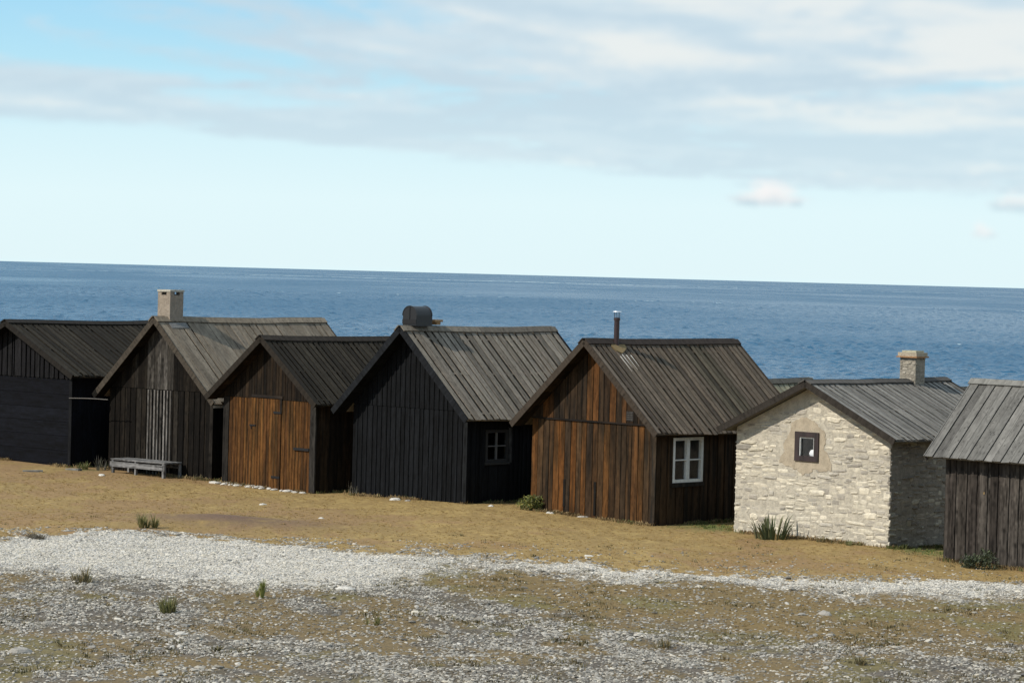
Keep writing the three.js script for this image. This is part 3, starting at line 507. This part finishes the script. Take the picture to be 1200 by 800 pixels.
// --- hut 6: whitewashed rubble
{
  const r = rng(606), gh = [-.49, .21, 1.89, 2.61];
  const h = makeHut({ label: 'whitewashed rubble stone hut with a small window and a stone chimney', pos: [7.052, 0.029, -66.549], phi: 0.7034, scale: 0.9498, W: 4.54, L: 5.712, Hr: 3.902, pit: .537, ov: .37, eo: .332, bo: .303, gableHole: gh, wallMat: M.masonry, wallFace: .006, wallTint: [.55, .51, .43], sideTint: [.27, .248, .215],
    roofPitch: .236, roofCover: .66, roofTints: tints.ashRoof, bargeTint: [.05, .043, .037], capTints: [[.13, .122, .112]] }, r);
  const patch = [[-.36, 2.93], [-.18, 2.97], [.04, 2.90], [.18, 2.76], [.38, 2.62], [.40, 2.44], [.36, 2.2], [.55, 1.98], [.58, 1.70], [.30, 1.66], [.05, 1.70], [-.06, 1.60], [-.28, 1.55], [-.42, 1.68], [-.72, 1.74], [-.95, 1.82], [-.92, 1.95], [-.80, 2.1], [-.84, 2.3], [-.74, 2.5], [-.62, 2.62], [-.62, 2.82]];
  { const q = []; for (let i = 0; i < patch.length; i++) { const [a, b] = patch[i], [c, d] = patch[(i + 1) % patch.length]; for (let k = 0; k < 4; k++) { const j = .035; q.push([mix(a, c, k / 4) + (r() - .5) * j * (k ? 1.6 : 1), mix(b, d, k / 4) + (r() - .5) * j * (k ? 1.6 : 1)]); } } patch.splice(0, patch.length, ...q); }
  const inPatch = (x, y) => { let c = false; for (let i = 0, j = patch.length - 1; i < patch.length; j = i++) { const [a, b] = patch[i], [p, q] = patch[j]; if ((b > y) !== (q > y) && x < (p - a) * (y - b) / (q - b) + a) c = !c; } return c; };
  const lime = [[.70, .65, .54], [.65, .60, .495], [.73, .68, .57], [.67, .62, .51]], bare = [[.42, .39, .34], [.36, .335, .295], [.48, .45, .395]];
  const bareAt = (u, v) => fbm(u * 1.1 + 8, v * 1.1, 2, 160);
  const skipWin = (a, b, lo, hi) => (b > gh[0] - .03 && a < gh[1] + .03 && hi > gh[2] - .03 && lo < gh[3] + .03) || [a, (a + b) / 2, b].some((x) => inPatch(x, lo) && inPatch(x, hi));
  const split = (stones, wall) => { stones.sort((p, q) => q.area - p.area); return stones.map((s) => ({ ...s, wall })); };
  const all = [
    ...split(rubble(h.F, -2.27, 2.27, -.3, (u) => h.under(u) - .02, r, { vmax: 3.8, skip: skipWin, dmax: .032, edge: .05, palette: (u, v, q) => (q() < .22 + .5 * sstep(.5, .68, bareAt(u, v)) ? bare : lime) }), h.gable),
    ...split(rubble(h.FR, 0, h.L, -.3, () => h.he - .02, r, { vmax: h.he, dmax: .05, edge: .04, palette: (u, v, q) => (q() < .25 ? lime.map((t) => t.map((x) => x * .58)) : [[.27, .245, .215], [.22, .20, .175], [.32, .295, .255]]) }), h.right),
  ].sort((p, q) => q.area - p.area);
  for (const s of all.slice(0, 300)) add(s.g, M.stone, 'stone', s.wall);
  for (const wall of [h.gable, h.right]) { const rest = all.slice(300).filter((s) => s.wall === wall).map((s) => s.g); if (rest.length) { const m = add(mergeGeometries(rest), M.stone, 'small_stones', wall); m.userData.kind = 'stuff'; } }
  // plaster round the window
  const shp = new THREE.Shape(patch.map(([x, y]) => new THREE.Vector2(x, y))); const hole = new THREE.Path([[gh[0], gh[2]], [gh[0], gh[3]], [gh[1], gh[3]], [gh[1], gh[2]]].map(([x, y]) => new THREE.Vector2(x, y))); shp.holes.push(hole);
  const pg = new THREE.ExtrudeGeometry(shp, { depth: .022, bevelEnabled: false }); pg.translate(0, 0, -.004); tintGeo(pg, [.43, .37, .285]);
  add(pg, M.stone, 'plaster', h.gable);
  const w = windowPart(h.gable, h.F, gh[0], gh[1], gh[2], gh[3], { frame: M.purple, fw: .13, cols: 1, rows: 1, d0: -.06, d1: .055 });
  const F = h.F, a = gh[0] + .13, b = gh[1] - .13, c = gh[2] + .13, d = gh[3] - .13;
  for (const q of [rect(a, a + .025, c, d), rect(b - .025, b, c, d), rect(a + .025, b - .025, d - .025, d)]) add(piece(F, q, -.02, .03), M.white, 'inner_frame', w);
  const cg = new THREE.SphereGeometry(.13, 20, 14), cp = cg.attributes.position; for (let i = 0; i < cp.count; i++) { const k = 1 + .3 * (fbm(cp.getX(i) * 14 + 5, cp.getY(i) * 14 + cp.getZ(i) * 9, 3, 170) - .5); cp.setXYZ(i, cp.getX(i) * k, cp.getY(i) * k * .75, cp.getZ(i) * k * .45); } cg.computeVertexNormals(); cg.translate(b - .11, c + .06, -.125);
  add(cg, M.cloth, 'white_cloth', w);
  // chimney of small stones with a corbelled, rusty-edged cap
  const ch = add(box(-.235, .235, 3.2, 4.42, -4.66, -4.22, [.30, .275, .23]), M.masonry, 'chimney', h.house);
  const cs = [], cp2 = () => [[.35, .32, .265], [.30, .27, .225], [.40, .365, .31]];
  const fo = { vmax: 4.4, hmin: .06, hmax: .10, lmin: .1, lmax: .26, dmax: .022, palette: cp2 };
  cs.push(...rubble((u, v, dd) => [u, v, -4.22 + dd], -.235, .235, 3.55, () => 4.44, r, fo), ...rubble((u, v, dd) => [.235 + dd, v, -u], 4.22, 4.66, 3.5, () => 4.44, r, { ...fo, palette: () => [[.30, .27, .23], [.25, .23, .195]] }), ...rubble((u, v, dd) => [-.235 - dd, v, -u], 4.22, 4.66, 3.5, () => 4.44, r, fo), ...rubble((u, v, dd) => [u, v, -4.66 - dd], -.235, .235, 3.5, () => 4.44, r, fo));
  const cm = add(mergeGeometries(cs.map((s) => s.g)), M.stone, 'small_stones', ch); cm.userData.kind = 'stuff';
  add(box(-.31, .31, 4.42, 4.455, -4.73, -4.14, [.40, .22, .11]), M.masonry, 'cap', ch); add(box(-.28, .28, 4.456, 4.55, -4.70, -4.17, [.46, .40, .31]), M.masonry, 'cap', ch); add(box(-.2, .22, 4.551, 4.60, -4.62, -4.24, [.45, .43, .33]), M.masonry, 'cap', ch);
}
// --- shed at the right edge: eaves side towards the viewer
{
  const r = rng(707), phi = .74;
  const h = { name: 'board_shed', label: 'grey board shed with a wide-board roof at the right edge', category: 'shed', group: undefined };
  const house = thing(h.name, h.label, h.category, null, [9.721, -.1, -63.403], -phi);
  const LEN = 6.2, D = 2.9, eo = .42, ovl = .30, Yr = 3.95, Ye = 2.28, half = D / 2 + eo, S = Math.hypot(half, Yr - Ye), C = half / S, N = (Yr - Ye) / S;
  const F = (u, v, d) => [u, v, d], slope = (s) => (u, q, d) => [u, Yr - q * N + d * C, -D / 2 + s * (q * C + d * N)];
  const he = Yr - (D / 2) * N / C - .11, wt = [.05, .045, .04];
  const front = add(piece(F, rect(0, LEN, -.5, he), -.1, -.034, wt), M.silver, 'front_wall', house);
  add(piece((u, v, d) => [u, v, -D - d], rect(0, LEN, -.5, he), -.1, -.034, wt), M.silver, 'back_wall', house);
  const gp = [[0, -.5], [D, -.5], [D, he], [D / 2, Yr - .08], [0, he]];
  const gl = add(piece((u, v, d) => [-d, v, -u], gp, -.1, -.004, [.10, .09, .08]), M.silver, 'gable_wall', house);
  add(piece((u, v, d) => [LEN + d, v, -u], gp, -.1, -.004, [.10, .09, .08]), M.silver, 'gable_wall', house);
  boards(gl, (u, v, d) => [-d, v, -u - D / 2], -D / 2, D / 2, -.4, (u) => Yr - .09 - Math.abs(u) * N / C, .2, { mat: M.silver, palette: tints.greywall, lap: true }, r);
  boards(front, F, -.02, LEN, -.4, () => he - .03, .135, { mat: M.silver, palette: tints.greywall, lap: true, d: .026, gap: .004 }, r);
  add(piece((u, v, d) => [v, u, d], rect(he - .08, he - .005, -.28, LEN + .28), .06, .10, [.05, .044, .04]), M.silver, 'wall_plate', front);
  const roof = add(mergeGeometries([1, -1].map((s) => piece(slope(s), rect(-ovl, LEN + ovl, 0, S - .05), -.04, -.012, tints.ashRoof[1]))), M.grey, 'roof', house);
  const n = 31, p = (LEN + 2 * ovl) / n;
  for (const s of [1, -1]) {
    for (let i = 0; i < n; i++) { const a = -ovl + i * p, lift = i % 2 ? .0 : .012 + .01 * r(), e = .010, t = pick([[.215, .21, .196], [.19, .185, .172], [.245, .238, .222], [.165, .16, .15]], r); add(piece(slope(s), [[a + .010, .01], [a + p - .010, .01], [a + p - e, S + (r() - .5) * .03], [a + e, S + (r() - .5) * .03]],   .030 + lift, .046 + lift, t, [r() * 7, r() * 9]), M.grey, 'board', roof); }
    for (const q of [.12, .5, .92]) add(piece(slope(s), rect(-ovl + .02, LEN + ovl - .02, S * q - .03, S * q + .03), -.011, .0295, tints.ashRoof[1]), M.grey, 'batten', roof);
    add(piece(slope(s), rect(-ovl - .06, LEN + ovl + .06, -.01, .16), .072, .096, [.27, .265, .245]), M.grey, 'ridge_board', roof);
    for (const z of [-ovl - .026, LEN + ovl + .002]) add(piece((u, v, d) => slope(s)(d, u, v), rect(0, S, -.10, .07), z, z + .024, [.2, .195, .185]), M.grey, 'bargeboard', roof);
  }
  add(box(1.0, 1.035, 1.55, 1.60, .045, .06, [.7, .5, .25]), M.silver, 'patch', front);
}
// --- two huts of the second row, behind
{
  const r = rng(808);
  for (const [label, pos, W, L, Hr, pal] of [
    ['low hut with a lichen-green roof behind the stone hut', [5.53, -.1, -77.86], 3.9, 4.1, 3.40, tints.mossRoof],
    ['low brown-roofed hut behind, glimpsed between stone hut and right-hand shed', [11.5, -.15, -80.5], 3.9, 3.6, 3.29, tints.paleRoof]]) {
    const h = makeHut({ label, group: 'huts of the second row', pos, phi: .73, W, L, Hr, pit: .85, ov: .35, eo: .35, bo: .3, roofPitch: .25, roofCover: .74, roofTints: pal, bargeTint: [.12, .11, .09], capTints: [[.12, .115, .10]] }, r);
    boards(h.gable, h.F, -W / 2, W / 2, -.3, h.under, .18, { mat: M.tar, palette: tints.brown }, r);
    boards(h.right, h.FR, 0, L, -.3, () => h.he, .18, { mat: M.tar, palette: tints.brown }, r);
  }
}

// ------------------------------------------------------------------ bench and pole
const toWorld = (pos, phi, x, y, z) => [pos[0] + x * Math.cos(phi) - z * Math.sin(phi), pos[1] + y, pos[2] + x * Math.sin(phi) + z * Math.cos(phi)];
{
  const r = rng(909), pos = toWorld([-9.728, .133, -79.667], .6861, -.0, 0, .48);
  pos[1] = ground(pos[0], pos[2]) - .02;
  const b = thing('bench', 'low weathered grey plank bench in front of the dark brown hut', 'bench', null, pos, -.6861);
  for (let i = 0; i < 3; i++) add(boxAlong(-1.12 + r() * .02, 1.06 - r() * .02, .40, .435, -.34 + i * .232, -.34 + i * .232 + .222, pick([[.40, .40, .40], [.34, .34, .34]], r), [r() * 5, r() * 5]), M.silver, 'seat_plank', b);
  add(boxAlong(-1.12, 1.0, .215, .36, .335, .36, [.36, .36, .36], [2, 3]), M.silver, 'front_rail', b);
  add(boxAlong(-1.1, 1.0, .25, .36, -.34, -.315, [.2, .2, .2], [1, 3]), M.silver, 'back_rail', b);
  for (const [x, z, w] of [[-1.04, .3, .07], [-.12, .3, .06], [1.0, .31, .09], [-1.04, -.3, .07], [1.0, -.3, .08]]) add(box(x - w / 2, x + w / 2, -.25, .399, z - .03, z + .035, pick([[.34, .34, .34], [.42, .42, .42]], r), [r(), r()]), M.silver, 'leg', b);
}
{
  const p0 = toWorld([-14.325, .209, -82.574], .6926, 2.46, 1.95, .09), p1 = toWorld([-14.325, .209, -82.574], .6926, 4.0, 1.98, .02);
  const g = new THREE.TubeGeometry(new THREE.CatmullRomCurve3([new THREE.Vector3(...p0), new THREE.Vector3((p0[0] + p1[0]) / 2, (p0[1] + p1[1]) / 2 + .012, (p0[2] + p1[2]) / 2), new THREE.Vector3(...p1)]), 10, .012, 7);
  const c = g.boundingBox; tagTop(new THREE.Mesh(g, new THREE.MeshStandardMaterial({ color: new THREE.Color(.11, .104, .095), roughness: .8 })), 'wooden_pole', { label: 'thin pale pole slung level between the two leftmost huts', category: 'pole' });
}

// ------------------------------------------------------------------ loose stones that can be picked out
function rockGeo(seed, sx, sy, sz, detail = 2) {
  const g = new THREE.IcosahedronGeometry(1, detail), p = g.attributes.position, v = new THREE.Vector3();
  for (let i = 0; i < p.count; i++) { v.fromBufferAttribute(p, i); const k = 1 + .5 * (fbm(v.x * 1.7 + seed * 3.1 + 9, v.y * 1.7 + v.z * 2.3 + seed, 3, 180) - .5); p.setXYZ(i, Math.sign(v.x) * Math.pow(Math.abs(v.x), .75) * k * sx, Math.max(-.8, v.y * k) * sy, Math.sign(v.z) * Math.pow(Math.abs(v.z), .75) * k * sz); }
  g.computeVertexNormals();
  const uv = g.attributes.uv; for (let i = 0; i < p.count; i++) uv.setXY(i, p.getX(i) * 2 + p.getY(i), p.getZ(i) * 2 + p.getY(i) * .7);
  return g;
}
const limestone = (t) => new THREE.MeshStandardMaterial({ color: new THREE.Color(...t), map: T.stone, bumpMap: T.stone, bumpScale: .012, roughness: .95 });
M.lime = limestone([.62, .60, .56]); M.limeGrey = limestone([.36, .34, .31]);
const place = (g, mat, name, data, x, z, sink = 0, turn = 0) => { const m = tagTop(new THREE.Mesh(g, mat), name, data, [x, ground(x, z) - sink, z]); m.rotation.y = turn; return m; };
{
  const r = rng(42), row = 'white stones along the foot of the orange-fronted hut';
  const geos = [0, 1, 2, 3].map((k) => rockGeo(k + 1, .13, .075, .10, 1));
  for (let i = 0; i < 15; i++) { const [x, , z] = toWorld([-6.408, 0, -76.313], .7668, -1.95 + i * .255 + (r() - .5) * .1, 0, .22 + r() * .1); const m = place(geos[i % 4], M.lime, 'limestone_block', { label: 'white stone in the row along the foot of the orange-fronted hut', category: 'stone', group: row }, x, z, -.015, r() * 3); const k = .5 + r() * .6; m.scale.set(k * 1.25, k * .7, k * .8); }
  const one = [
    ['white stone on the turf before the black tarred hut', -2.88, -73.18, .20, .10, .14, M.lime],
    ['dark flat stone beside the white one before the black tarred hut', -2.55, -72.95, .12, .05, .10, M.limeGrey],
    ['small white stone by the shaded gap right of the black tarred hut', -.42, -71.82, .11, .07, .09, M.lime],
    ['white pebble on the open turf above the white road, centre right', 1.75, -60.63, .14, .05, .10, M.lime],
    ['small white stone on the turf below the orange-fronted hut', -6.1, -71.24, .13, .06, .10, M.lime],
    ['bright stone on the turf left of the bench', -11.15, -78.4, .16, .08, .12, M.lime],
    ['broad pale stone at the lower end of the white gravel, left of centre', -2.96, -52.89, .24, .10, .17, M.lime],
    ['large grey half-buried stone near the lower left corner', -7.31, -43.08, .27, .13, .20, M.limeGrey],
    ['grey stone in the brown turf patch below the road, right', 5.8, -51.8, .22, .10, .16, M.limeGrey],
    ['white stone at the foot of the brown plank hut near the bush', 1.05, -70.75, .14, .07, .10, M.lime],
    ['white flat stone at the foot of the brown plank hut, middle', 1.85, -70.2, .20, .05, .10, M.lime],
    ['pale stone at the right foot of the dark brown hut', -7.45, -77.5, .17, .09, .13, M.lime],
    ['small pale stone right of the mound on the turf', -4.4, -67.6, .10, .05, .08, M.lime],
  ];
  one.forEach(([label, x, z, a, b, c, mat], i) => place(rockGeo(20 + i, a * .8, b * .9, c * .8, 1), mat, 'stone', { label, category: 'stone', group: 'loose stones lying on the turf' }, x, z, b * .25, i));
  const plank = (label, x, z, l, t) => { const m = place(boxAlong(-l / 2, l / 2, 0, .05, -.09, .09, [.5, .49, .46]), M.silver, 'driftwood_plank', { label, category: 'plank', group: 'planks lying in front of the leftmost hut' }, x, z, .005, t); m.rotation.z = .03; };
  plank('pale plank lying flat on the turf, the one nearer the left edge', -13.11, -78.77, .55, .15); plank('pale plank lying at the foot of the blue-black hut', -12.16, -79.93, .45, -.5);
}

// ------------------------------------------------------------------ plants
const leafMat = (c, tr = .25) => new THREE.MeshPhysicalMaterial({ color: new THREE.Color(1, 1, 1), vertexColors: true, roughness: .8, transmission: tr, thickness: 0, side: THREE.DoubleSide });
M.leaf = leafMat(0, .3); M.blade = leafMat(0, .2);
function bladeGeo(list) {                                    // list of [base, tip, width, tint]: bent blades of three segments
  const P = [], C = [], I = [], up = new THREE.Vector3(0, 1, 0);
  for (const [b, t, w, tint] of list) {
    const dir = t.clone().sub(b), side = dir.clone().cross(up).normalize(); if (side.lengthSq() < .01) side.set(1, 0, 0); const n0 = P.length / 3;
    for (let k = 0; k <= 3; k++) { const f = k / 3, c = b.clone().addScaledVector(dir, f); c.y = b.y + (t.y - b.y) * (1 - (1 - f) ** 1.6); const ww = w * (1 - f * f * .95) * .5; P.push(c.x - side.x * ww, c.y, c.z - side.z * ww, c.x + side.x * ww, c.y, c.z + side.z * ww); for (let q = 0; q < 2; q++) C.push(...tint); }
    for (let k = 0; k < 3; k++) { const a = n0 + k * 2; I.push(a, a + 1, a + 3, a, a + 3, a + 2); }
  }
  const g = new THREE.BufferGeometry(); g.setAttribute('position', new THREE.Float32BufferAttribute(P, 3)); g.setAttribute('color', new THREE.Float32BufferAttribute(C, 3)); g.setIndex(I); g.computeVertexNormals(); return g;
}
const V3 = (x, y, z) => new THREE.Vector3(x, y, z);
function tuft(r, n, h, spread, w, pal) {
  const L = [], crowns = Array.from({ length: 5 }, () => [(r() - .5) * spread * .9, (r() - .5) * spread * .9, .45 + .55 * r()]);
  for (let i = 0; i < n; i++) { const [cx, cz, ch] = crowns[Math.floor(r() * 5)], a = r() * 6.283, q = r() * spread * .12, hh = h * ch * (.35 + .65 * r()), s = spread * (.08 + .5 * r() * r()) + hh * .25 * r(); L.push([V3(cx + Math.cos(a) * q, -.02, cz + Math.sin(a) * q), V3(cx + Math.cos(a) * (q + s), hh, cz + Math.sin(a) * (q + s)), w * (.6 + .8 * r()), pick(pal, r)]); }
  return bladeGeo(L);
}
function shrub(r, n, rx, ry, leaf, pal) {                    // leaves through an uneven crown, on stems
  const P = [], C = [], stems = [], lobes = Array.from({ length: 7 }, () => [(r() - .5) * rx * 1.3, ry * (.5 + .75 * r()), (r() - .5) * rx * 1.3, rx * (.3 + .35 * r())]);
  for (let i = 0; i < n; i++) {
    const L = lobes[Math.floor(r() * lobes.length)], a = r() * 6.283, b = Math.acos(2 * r() - 1), q = L[3] * Math.cbrt(r()); const c = V3(L[0] + q * Math.sin(b) * Math.cos(a), Math.max(.02, L[1] + q * Math.cos(b)), L[2] + q * Math.sin(b) * Math.sin(a));
    const e1 = V3(r() - .5, r() - .3, r() - .5).normalize(), e2 = V3(r() - .5, r() - .5, r() - .5).cross(e1).normalize(), l = leaf * (.6 + .8 * r()), t = pick(pal, r);
    const A = c.clone().addScaledVector(e1, -l), B = c.clone().addScaledVector(e2, l * .42), D = c.clone().addScaledVector(e2, -l * .42), T2 = c.clone().addScaledVector(e1, l);
    for (const p of [A, B, T2, A, T2, D]) { P.push(p.x, p.y, p.z); C.push(...t); }
  }
  for (const L of lobes) stems.push(new THREE.TubeGeometry(new THREE.QuadraticBezierCurve3(V3(L[0] * .2, -.05, L[2] * .2), V3(L[0] * .5, L[1] * .6, L[2] * .5), V3(L[0], L[1], L[2])), 5, .009, 5));
  const g = new THREE.BufferGeometry(); g.setAttribute('position', new THREE.Float32BufferAttribute(P, 3)); g.setAttribute('color', new THREE.Float32BufferAttribute(C, 3)); g.computeVertexNormals();
  return [g, mergeGeometries(stems)];
}
M.stem = new THREE.MeshStandardMaterial({ color: new THREE.Color(.09, .075, .04), roughness: .9 });
const plant = (name, label, cat, x, z, group) => thing(name, label, cat, group, [x, ground(x, z), z]);
{
  const r = rng(71);
  let p = plant('bush', 'yellow-green leafy bush between the black tarred hut and the brown plank hut', 'bush', .58, -71.4); let [f, s] = shrub(r, 900, .34, .26, .04, [[.19, .20, .035], [.12, .145, .025], [.26, .24, .045], [.08, .10, .02]]); add(f, M.leaf, 'foliage', p); add(s, M.stem, 'stem', p);
  p = plant('bush', 'dark green bush at the foot of the grey board shed', 'bush', 10.18, -61.9); [f, s] = shrub(r, 800, .40, .25, .04, [[.045, .065, .022], [.06, .08, .03], [.03, .045, .018]]); add(f, M.leaf, 'foliage', p); add(s, M.stem, 'stem', p);
  p = plant('iris_clump', 'clump of upright dark sword-shaped leaves against the stone hut', 'plant', 6.14, -66.35);
  const L = []; for (let i = 0; i < 85; i++) { const a = r() * 6.283, q = Math.sqrt(r()) * .30, h = .22 + .36 * r(), ln = .08 + .75 * q * (r() + .3); L.push([V3(Math.cos(a) * q * 1.3, -.02, Math.sin(a) * q), V3(Math.cos(a) * (q * 1.3 + ln), h, Math.sin(a) * (q + ln)), .035 + .02 * r(), pick([[.045, .065, .022], [.06, .085, .03], [.10, .105, .04]], r)]); } add(bladeGeo(L), M.blade, 'leaves', p);
  const G = [[.11, .13, .03], [.15, .15, .045], [.20, .17, .06]], D = [[.20, .15, .06], [.14, .11, .05], [.10, .10, .04]], B = [[.15, .17, .035], [.20, .21, .05]];
  const tufts = [
    ['green grass tuft beside the brown mound on the left turf', -7.98, -63.35, 240, .44, .40, .015, G],
    ['leafy weed tuft standing in the grey gravel, left', -5.72, -48.46, 150, .36, .26, .017, G],
    ['bright green sprig in the gravel below the white bed', -4.35, -50.79, 90, .38, .14, .022, B],
    ['straggling weed at the lower edge of the white gravel bed', -7.79, -52.65, 190, .32, .45, .014, D],
    ['dry grey tuft at the far left end of the white gravel', -10.0, -60.5, 200, .16, .6, .012, [[.10, .085, .06], [.14, .12, .08]]],
    ['tall dry weed in front of the blue-black hut', -12.84, -81.6, 26, .6, .3, .010, [[.12, .11, .09], [.2, .18, .14]]],
    ['grey weed between the blue-black hut and the bench', -11.4, -80.4, 60, .45, .4, .011, [[.14, .13, .11], [.10, .10, .06]]],
    ['green grass tuft at the right corner of the blue-black hut', -12.0, -80.3, 120, .28, .35, .014, G],
    ['tall dry stalk at the left corner of the black tarred hut', -4.05, -74.7, 22, .5, .2, .010, [[.3, .27, .2]]],
    ['dry weed growing at the bench end', -8.5, -78.3, 60, .22, .3, .01, D],
    ['grassy tuft at the foot of the stone hut right of the sword leaves', 7.35, -65.9, 110, .18, .45, .012, D],
    ['second grassy tuft along the foot of the stone hut', 7.9, -65.3, 90, .16, .4, .012, G],
    ['small weed in the gravel right of the bright green sprig', -2.2, -47.6, 80, .24, .25, .012, G],
    ['small dark weed in the foreground gravel, right of centre', 2.6, -46.4, 90, .22, .3, .012, D],
    ['low weed among foreground stones near the right edge', 5.6, -44.6, 90, .2, .3, .012, D],
  ];
  for (const [label, x, z, n, h, sp, w, pal] of tufts) { const q = plant('grass_tuft', label, 'grass tuft', x, z, 'tufts and weeds on the ground'); add(tuft(r, n, h, sp, w, pal), M.blade, 'blades', q); }
}

// ------------------------------------------------------------------ gravel and turf that nobody could count
{
  const r = rng(12345), c = [0, 0, 0, 0], shapes = [0, 1, 2].map((k) => { const g = new THREE.IcosahedronGeometry(1, 0), p = g.attributes.position; const q = {}; for (let i = 0; i < p.count; i++) { const key = [0, 1, 2].map((a) => p.getComponent(i, a).toFixed(3)).join(); q[key] ??= [.75 + .5 * r(), .75 + .5 * r(), .75 + .5 * r()]; p.setXYZ(i, p.getX(i) * q[key][0], p.getY(i) * q[key][1] * .42, p.getZ(i) * q[key][2] * (.7 + .1 * k)); } g.computeVertexNormals(); return g; });
  const spots = [[], [], []]; const N = 380000;
  for (let i = 0; i < N; i++) {
    const z = mix(-63, -37.5, Math.pow(r(), 1)), x = (r() * 2 - 1) * (-z * .205 + .6); cover(x, z, c);
    const nearTop = c[0] > .5 ? Math.exp((lerpTable(TOP, x) - z) < 0 ? 0 : -(lerpTable(TOP, x) - z) / 1.3) * sstep(.40, .62, fbm(x * 2, z * 1.4, 2, 190)) * .75 : 0;
    const bunch = sstep(.3, .62, fbm(x * 2.2, z * 1.3, 2, 193));
    const dens = c[1] * 1.0 + c[2] * mix(.12, .52, bunch) + c[3] * .055 + c[0] * (.004 + nearTop * (x < 0 ? 1 : .35));
    if (r() > dens) continue;
    const u = r(), size = (.013 + .021 * r()) * (u > .994 ? 2.6 : u > .95 ? 1.7 : 1) * (c[1] > .5 ? .72 : 1);
    let t = r() < c[1] * 1.15 - .1 ? (r() < .84 ? mix(.39, .60, r()) : mix(.16, .30, r())) : (r() < .30 ? mix(.32, .50, r()) : r() < .75 ? mix(.18, .29, r()) : mix(.10, .18, r())); const warm = r();
    spots[i % 3].push([x, ground(x, z) + size * .12, z, size, r() * 6.283, (r() - .5) * .5, (r() - .5) * .5, t, t * mix(.96, .92, warm), t * mix(.885, .76, warm)]);
  }
  const mat = new THREE.MeshStandardMaterial({ color: 0xffffff, roughness: .95 }), d = new THREE.Object3D(), col = new THREE.Color();
  spots.forEach((list, k) => {
    const m = new THREE.InstancedMesh(shapes[k], mat, list.length);
    list.forEach(([x, y, z, s, a, b, e, cr, cg, cb], i) => { d.position.set(x, y, z); d.rotation.set(b, a, e); d.scale.set(s * 1.25, s, s); d.updateMatrix(); m.setMatrixAt(i, d.matrix); m.setColorAt(i, col.setRGB(cr, cg, cb)); });
    tagTop(m, 'gravel', { kind: 'stuff', label: 'loose limestone gravel' });
  });
  // short dry turf
  const bl = []; for (let i = 0; i < 9; i++) { const a = r() * 6.283, q = .05 * r(); bl.push([V3(Math.cos(a) * q, -.01, Math.sin(a) * q), V3(Math.cos(a) * (q + .006 + .01 * r()), .010 + .014 * r(), Math.sin(a) * (q + .006 + .01 * r())), .006, [1, 1, 1]]); }
  const tg = bladeGeo(bl), list = [];
  for (let i = 0; i < 45000; i++) {
    const z = mix(-79, -46, r()), x = (r() * 2 - 1) * (-z * .2 + .5); cover(x, z, c); const w = c[0] * mix(.5, 1, sstep(.35, .6, fbm(x * 1.5, z * 1.1, 2, 196))) + c[3] * .6; if (r() > w || r() < 1.2 * Math.exp(-(((x + 6.4) / 2.1) ** 2) - (((z + 65.5) / 1.3) ** 2))) continue;
    const foot = Math.max(Math.exp(-(((x - 5.0) / .9) ** 2) - (((z + 68.9) / 1.0) ** 2)), Math.exp(-(((x - 9.6) / .8) ** 2) - (((z + 65.2) / 1.1) ** 2)));
    const t = r(), moss = c[3] > .5; list.push([x, ground(x, z), z, .7 + .8 * r() + foot * 1.6, r() * 6.283, ...(r() < foot ? [.10, .125, .03] : moss ? [mix(.11, .19, t), mix(.076, .128, t), mix(.028, .048, t)] : [mix(.24, .32, t), mix(.158, .22, t), mix(.055, .08, t)])]);
  }
  for (const [[hx, , hz], ph, w, l] of [[[-14.325, 0, -82.574], .6926, 5.0, 2.5], [[-9.728, 0, -79.667], .6861, 4.15, 1.5], [[-6.408, 0, -76.313], .7668, 3.68, 2], [[-2.575, 0, -73.579], .715, 4.03, 3], [[2.063, 0, -70.224], .7534, 4.08, 3.5], [[7.052, 0, -66.549], .7034, 4.33, 4], [[9.721 + 1.48, 0, -63.403 + 1.35], .74, 4, 0]])
    for (let i = 0; i < 620; i++) {
      const q = r(), side = q * (w + l) > w, a = side ? w / 2 + .03 + .22 * r() * r() : (r() - .5) * w, b = side ? -r() * l : .06 + .25 * r() * r(), x = hx + a * Math.cos(ph) - b * Math.sin(ph), z = hz + a * Math.sin(ph) + b * Math.cos(ph);
      if (fbm(x * 1.9, z * 1.9, 2, 205) < .46) continue; const t = r(), gr = side ? .55 : .12;
      list.push([x, ground(x, z), z, 2.2 + 4.5 * r() * r(), r() * 6.283, ...(r() < gr ? [.10, .115, .035] : [mix(.16, .34, t), mix(.11, .245, t), mix(.05, .12, t)])]);
    }
  for (let i = 0; i < 26000; i++) {
    const z = mix(-66, -39, r()), x = (r() * 2 - 1) * (-z * .2); cover(x, z, c); const k = fbm(x * .9 + 50, z * .8, 3, 211);
    if (r() > sstep(.56, .72, k) * (c[2] * .5 + c[3] * .5 + c[0] * .12)) continue; const t = r();
    list.push([x, ground(x, z), z, 1.6 + 2.6 * r() * r(), r() * 6.283, mix(.07, .15, t), mix(.07, .115, t), mix(.03, .05, t)]);
  }
  const m = new THREE.InstancedMesh(tg, new THREE.MeshStandardMaterial({ color: 0xffffff, roughness: .95, side: THREE.DoubleSide }), list.length);
  list.forEach(([x, y, z, s, a, cr, cg, cb], i) => { d.position.set(x, y, z); d.rotation.set(0, a, 0); d.scale.set(s, s, s); d.updateMatrix(); m.setMatrixAt(i, d.matrix); m.setColorAt(i, col.setRGB(cr, cg, cb)); });
  tagTop(m, 'dry_grass', { kind: 'stuff', label: 'short dry grass of the turf' });
}

renderer.render(scene, camera);
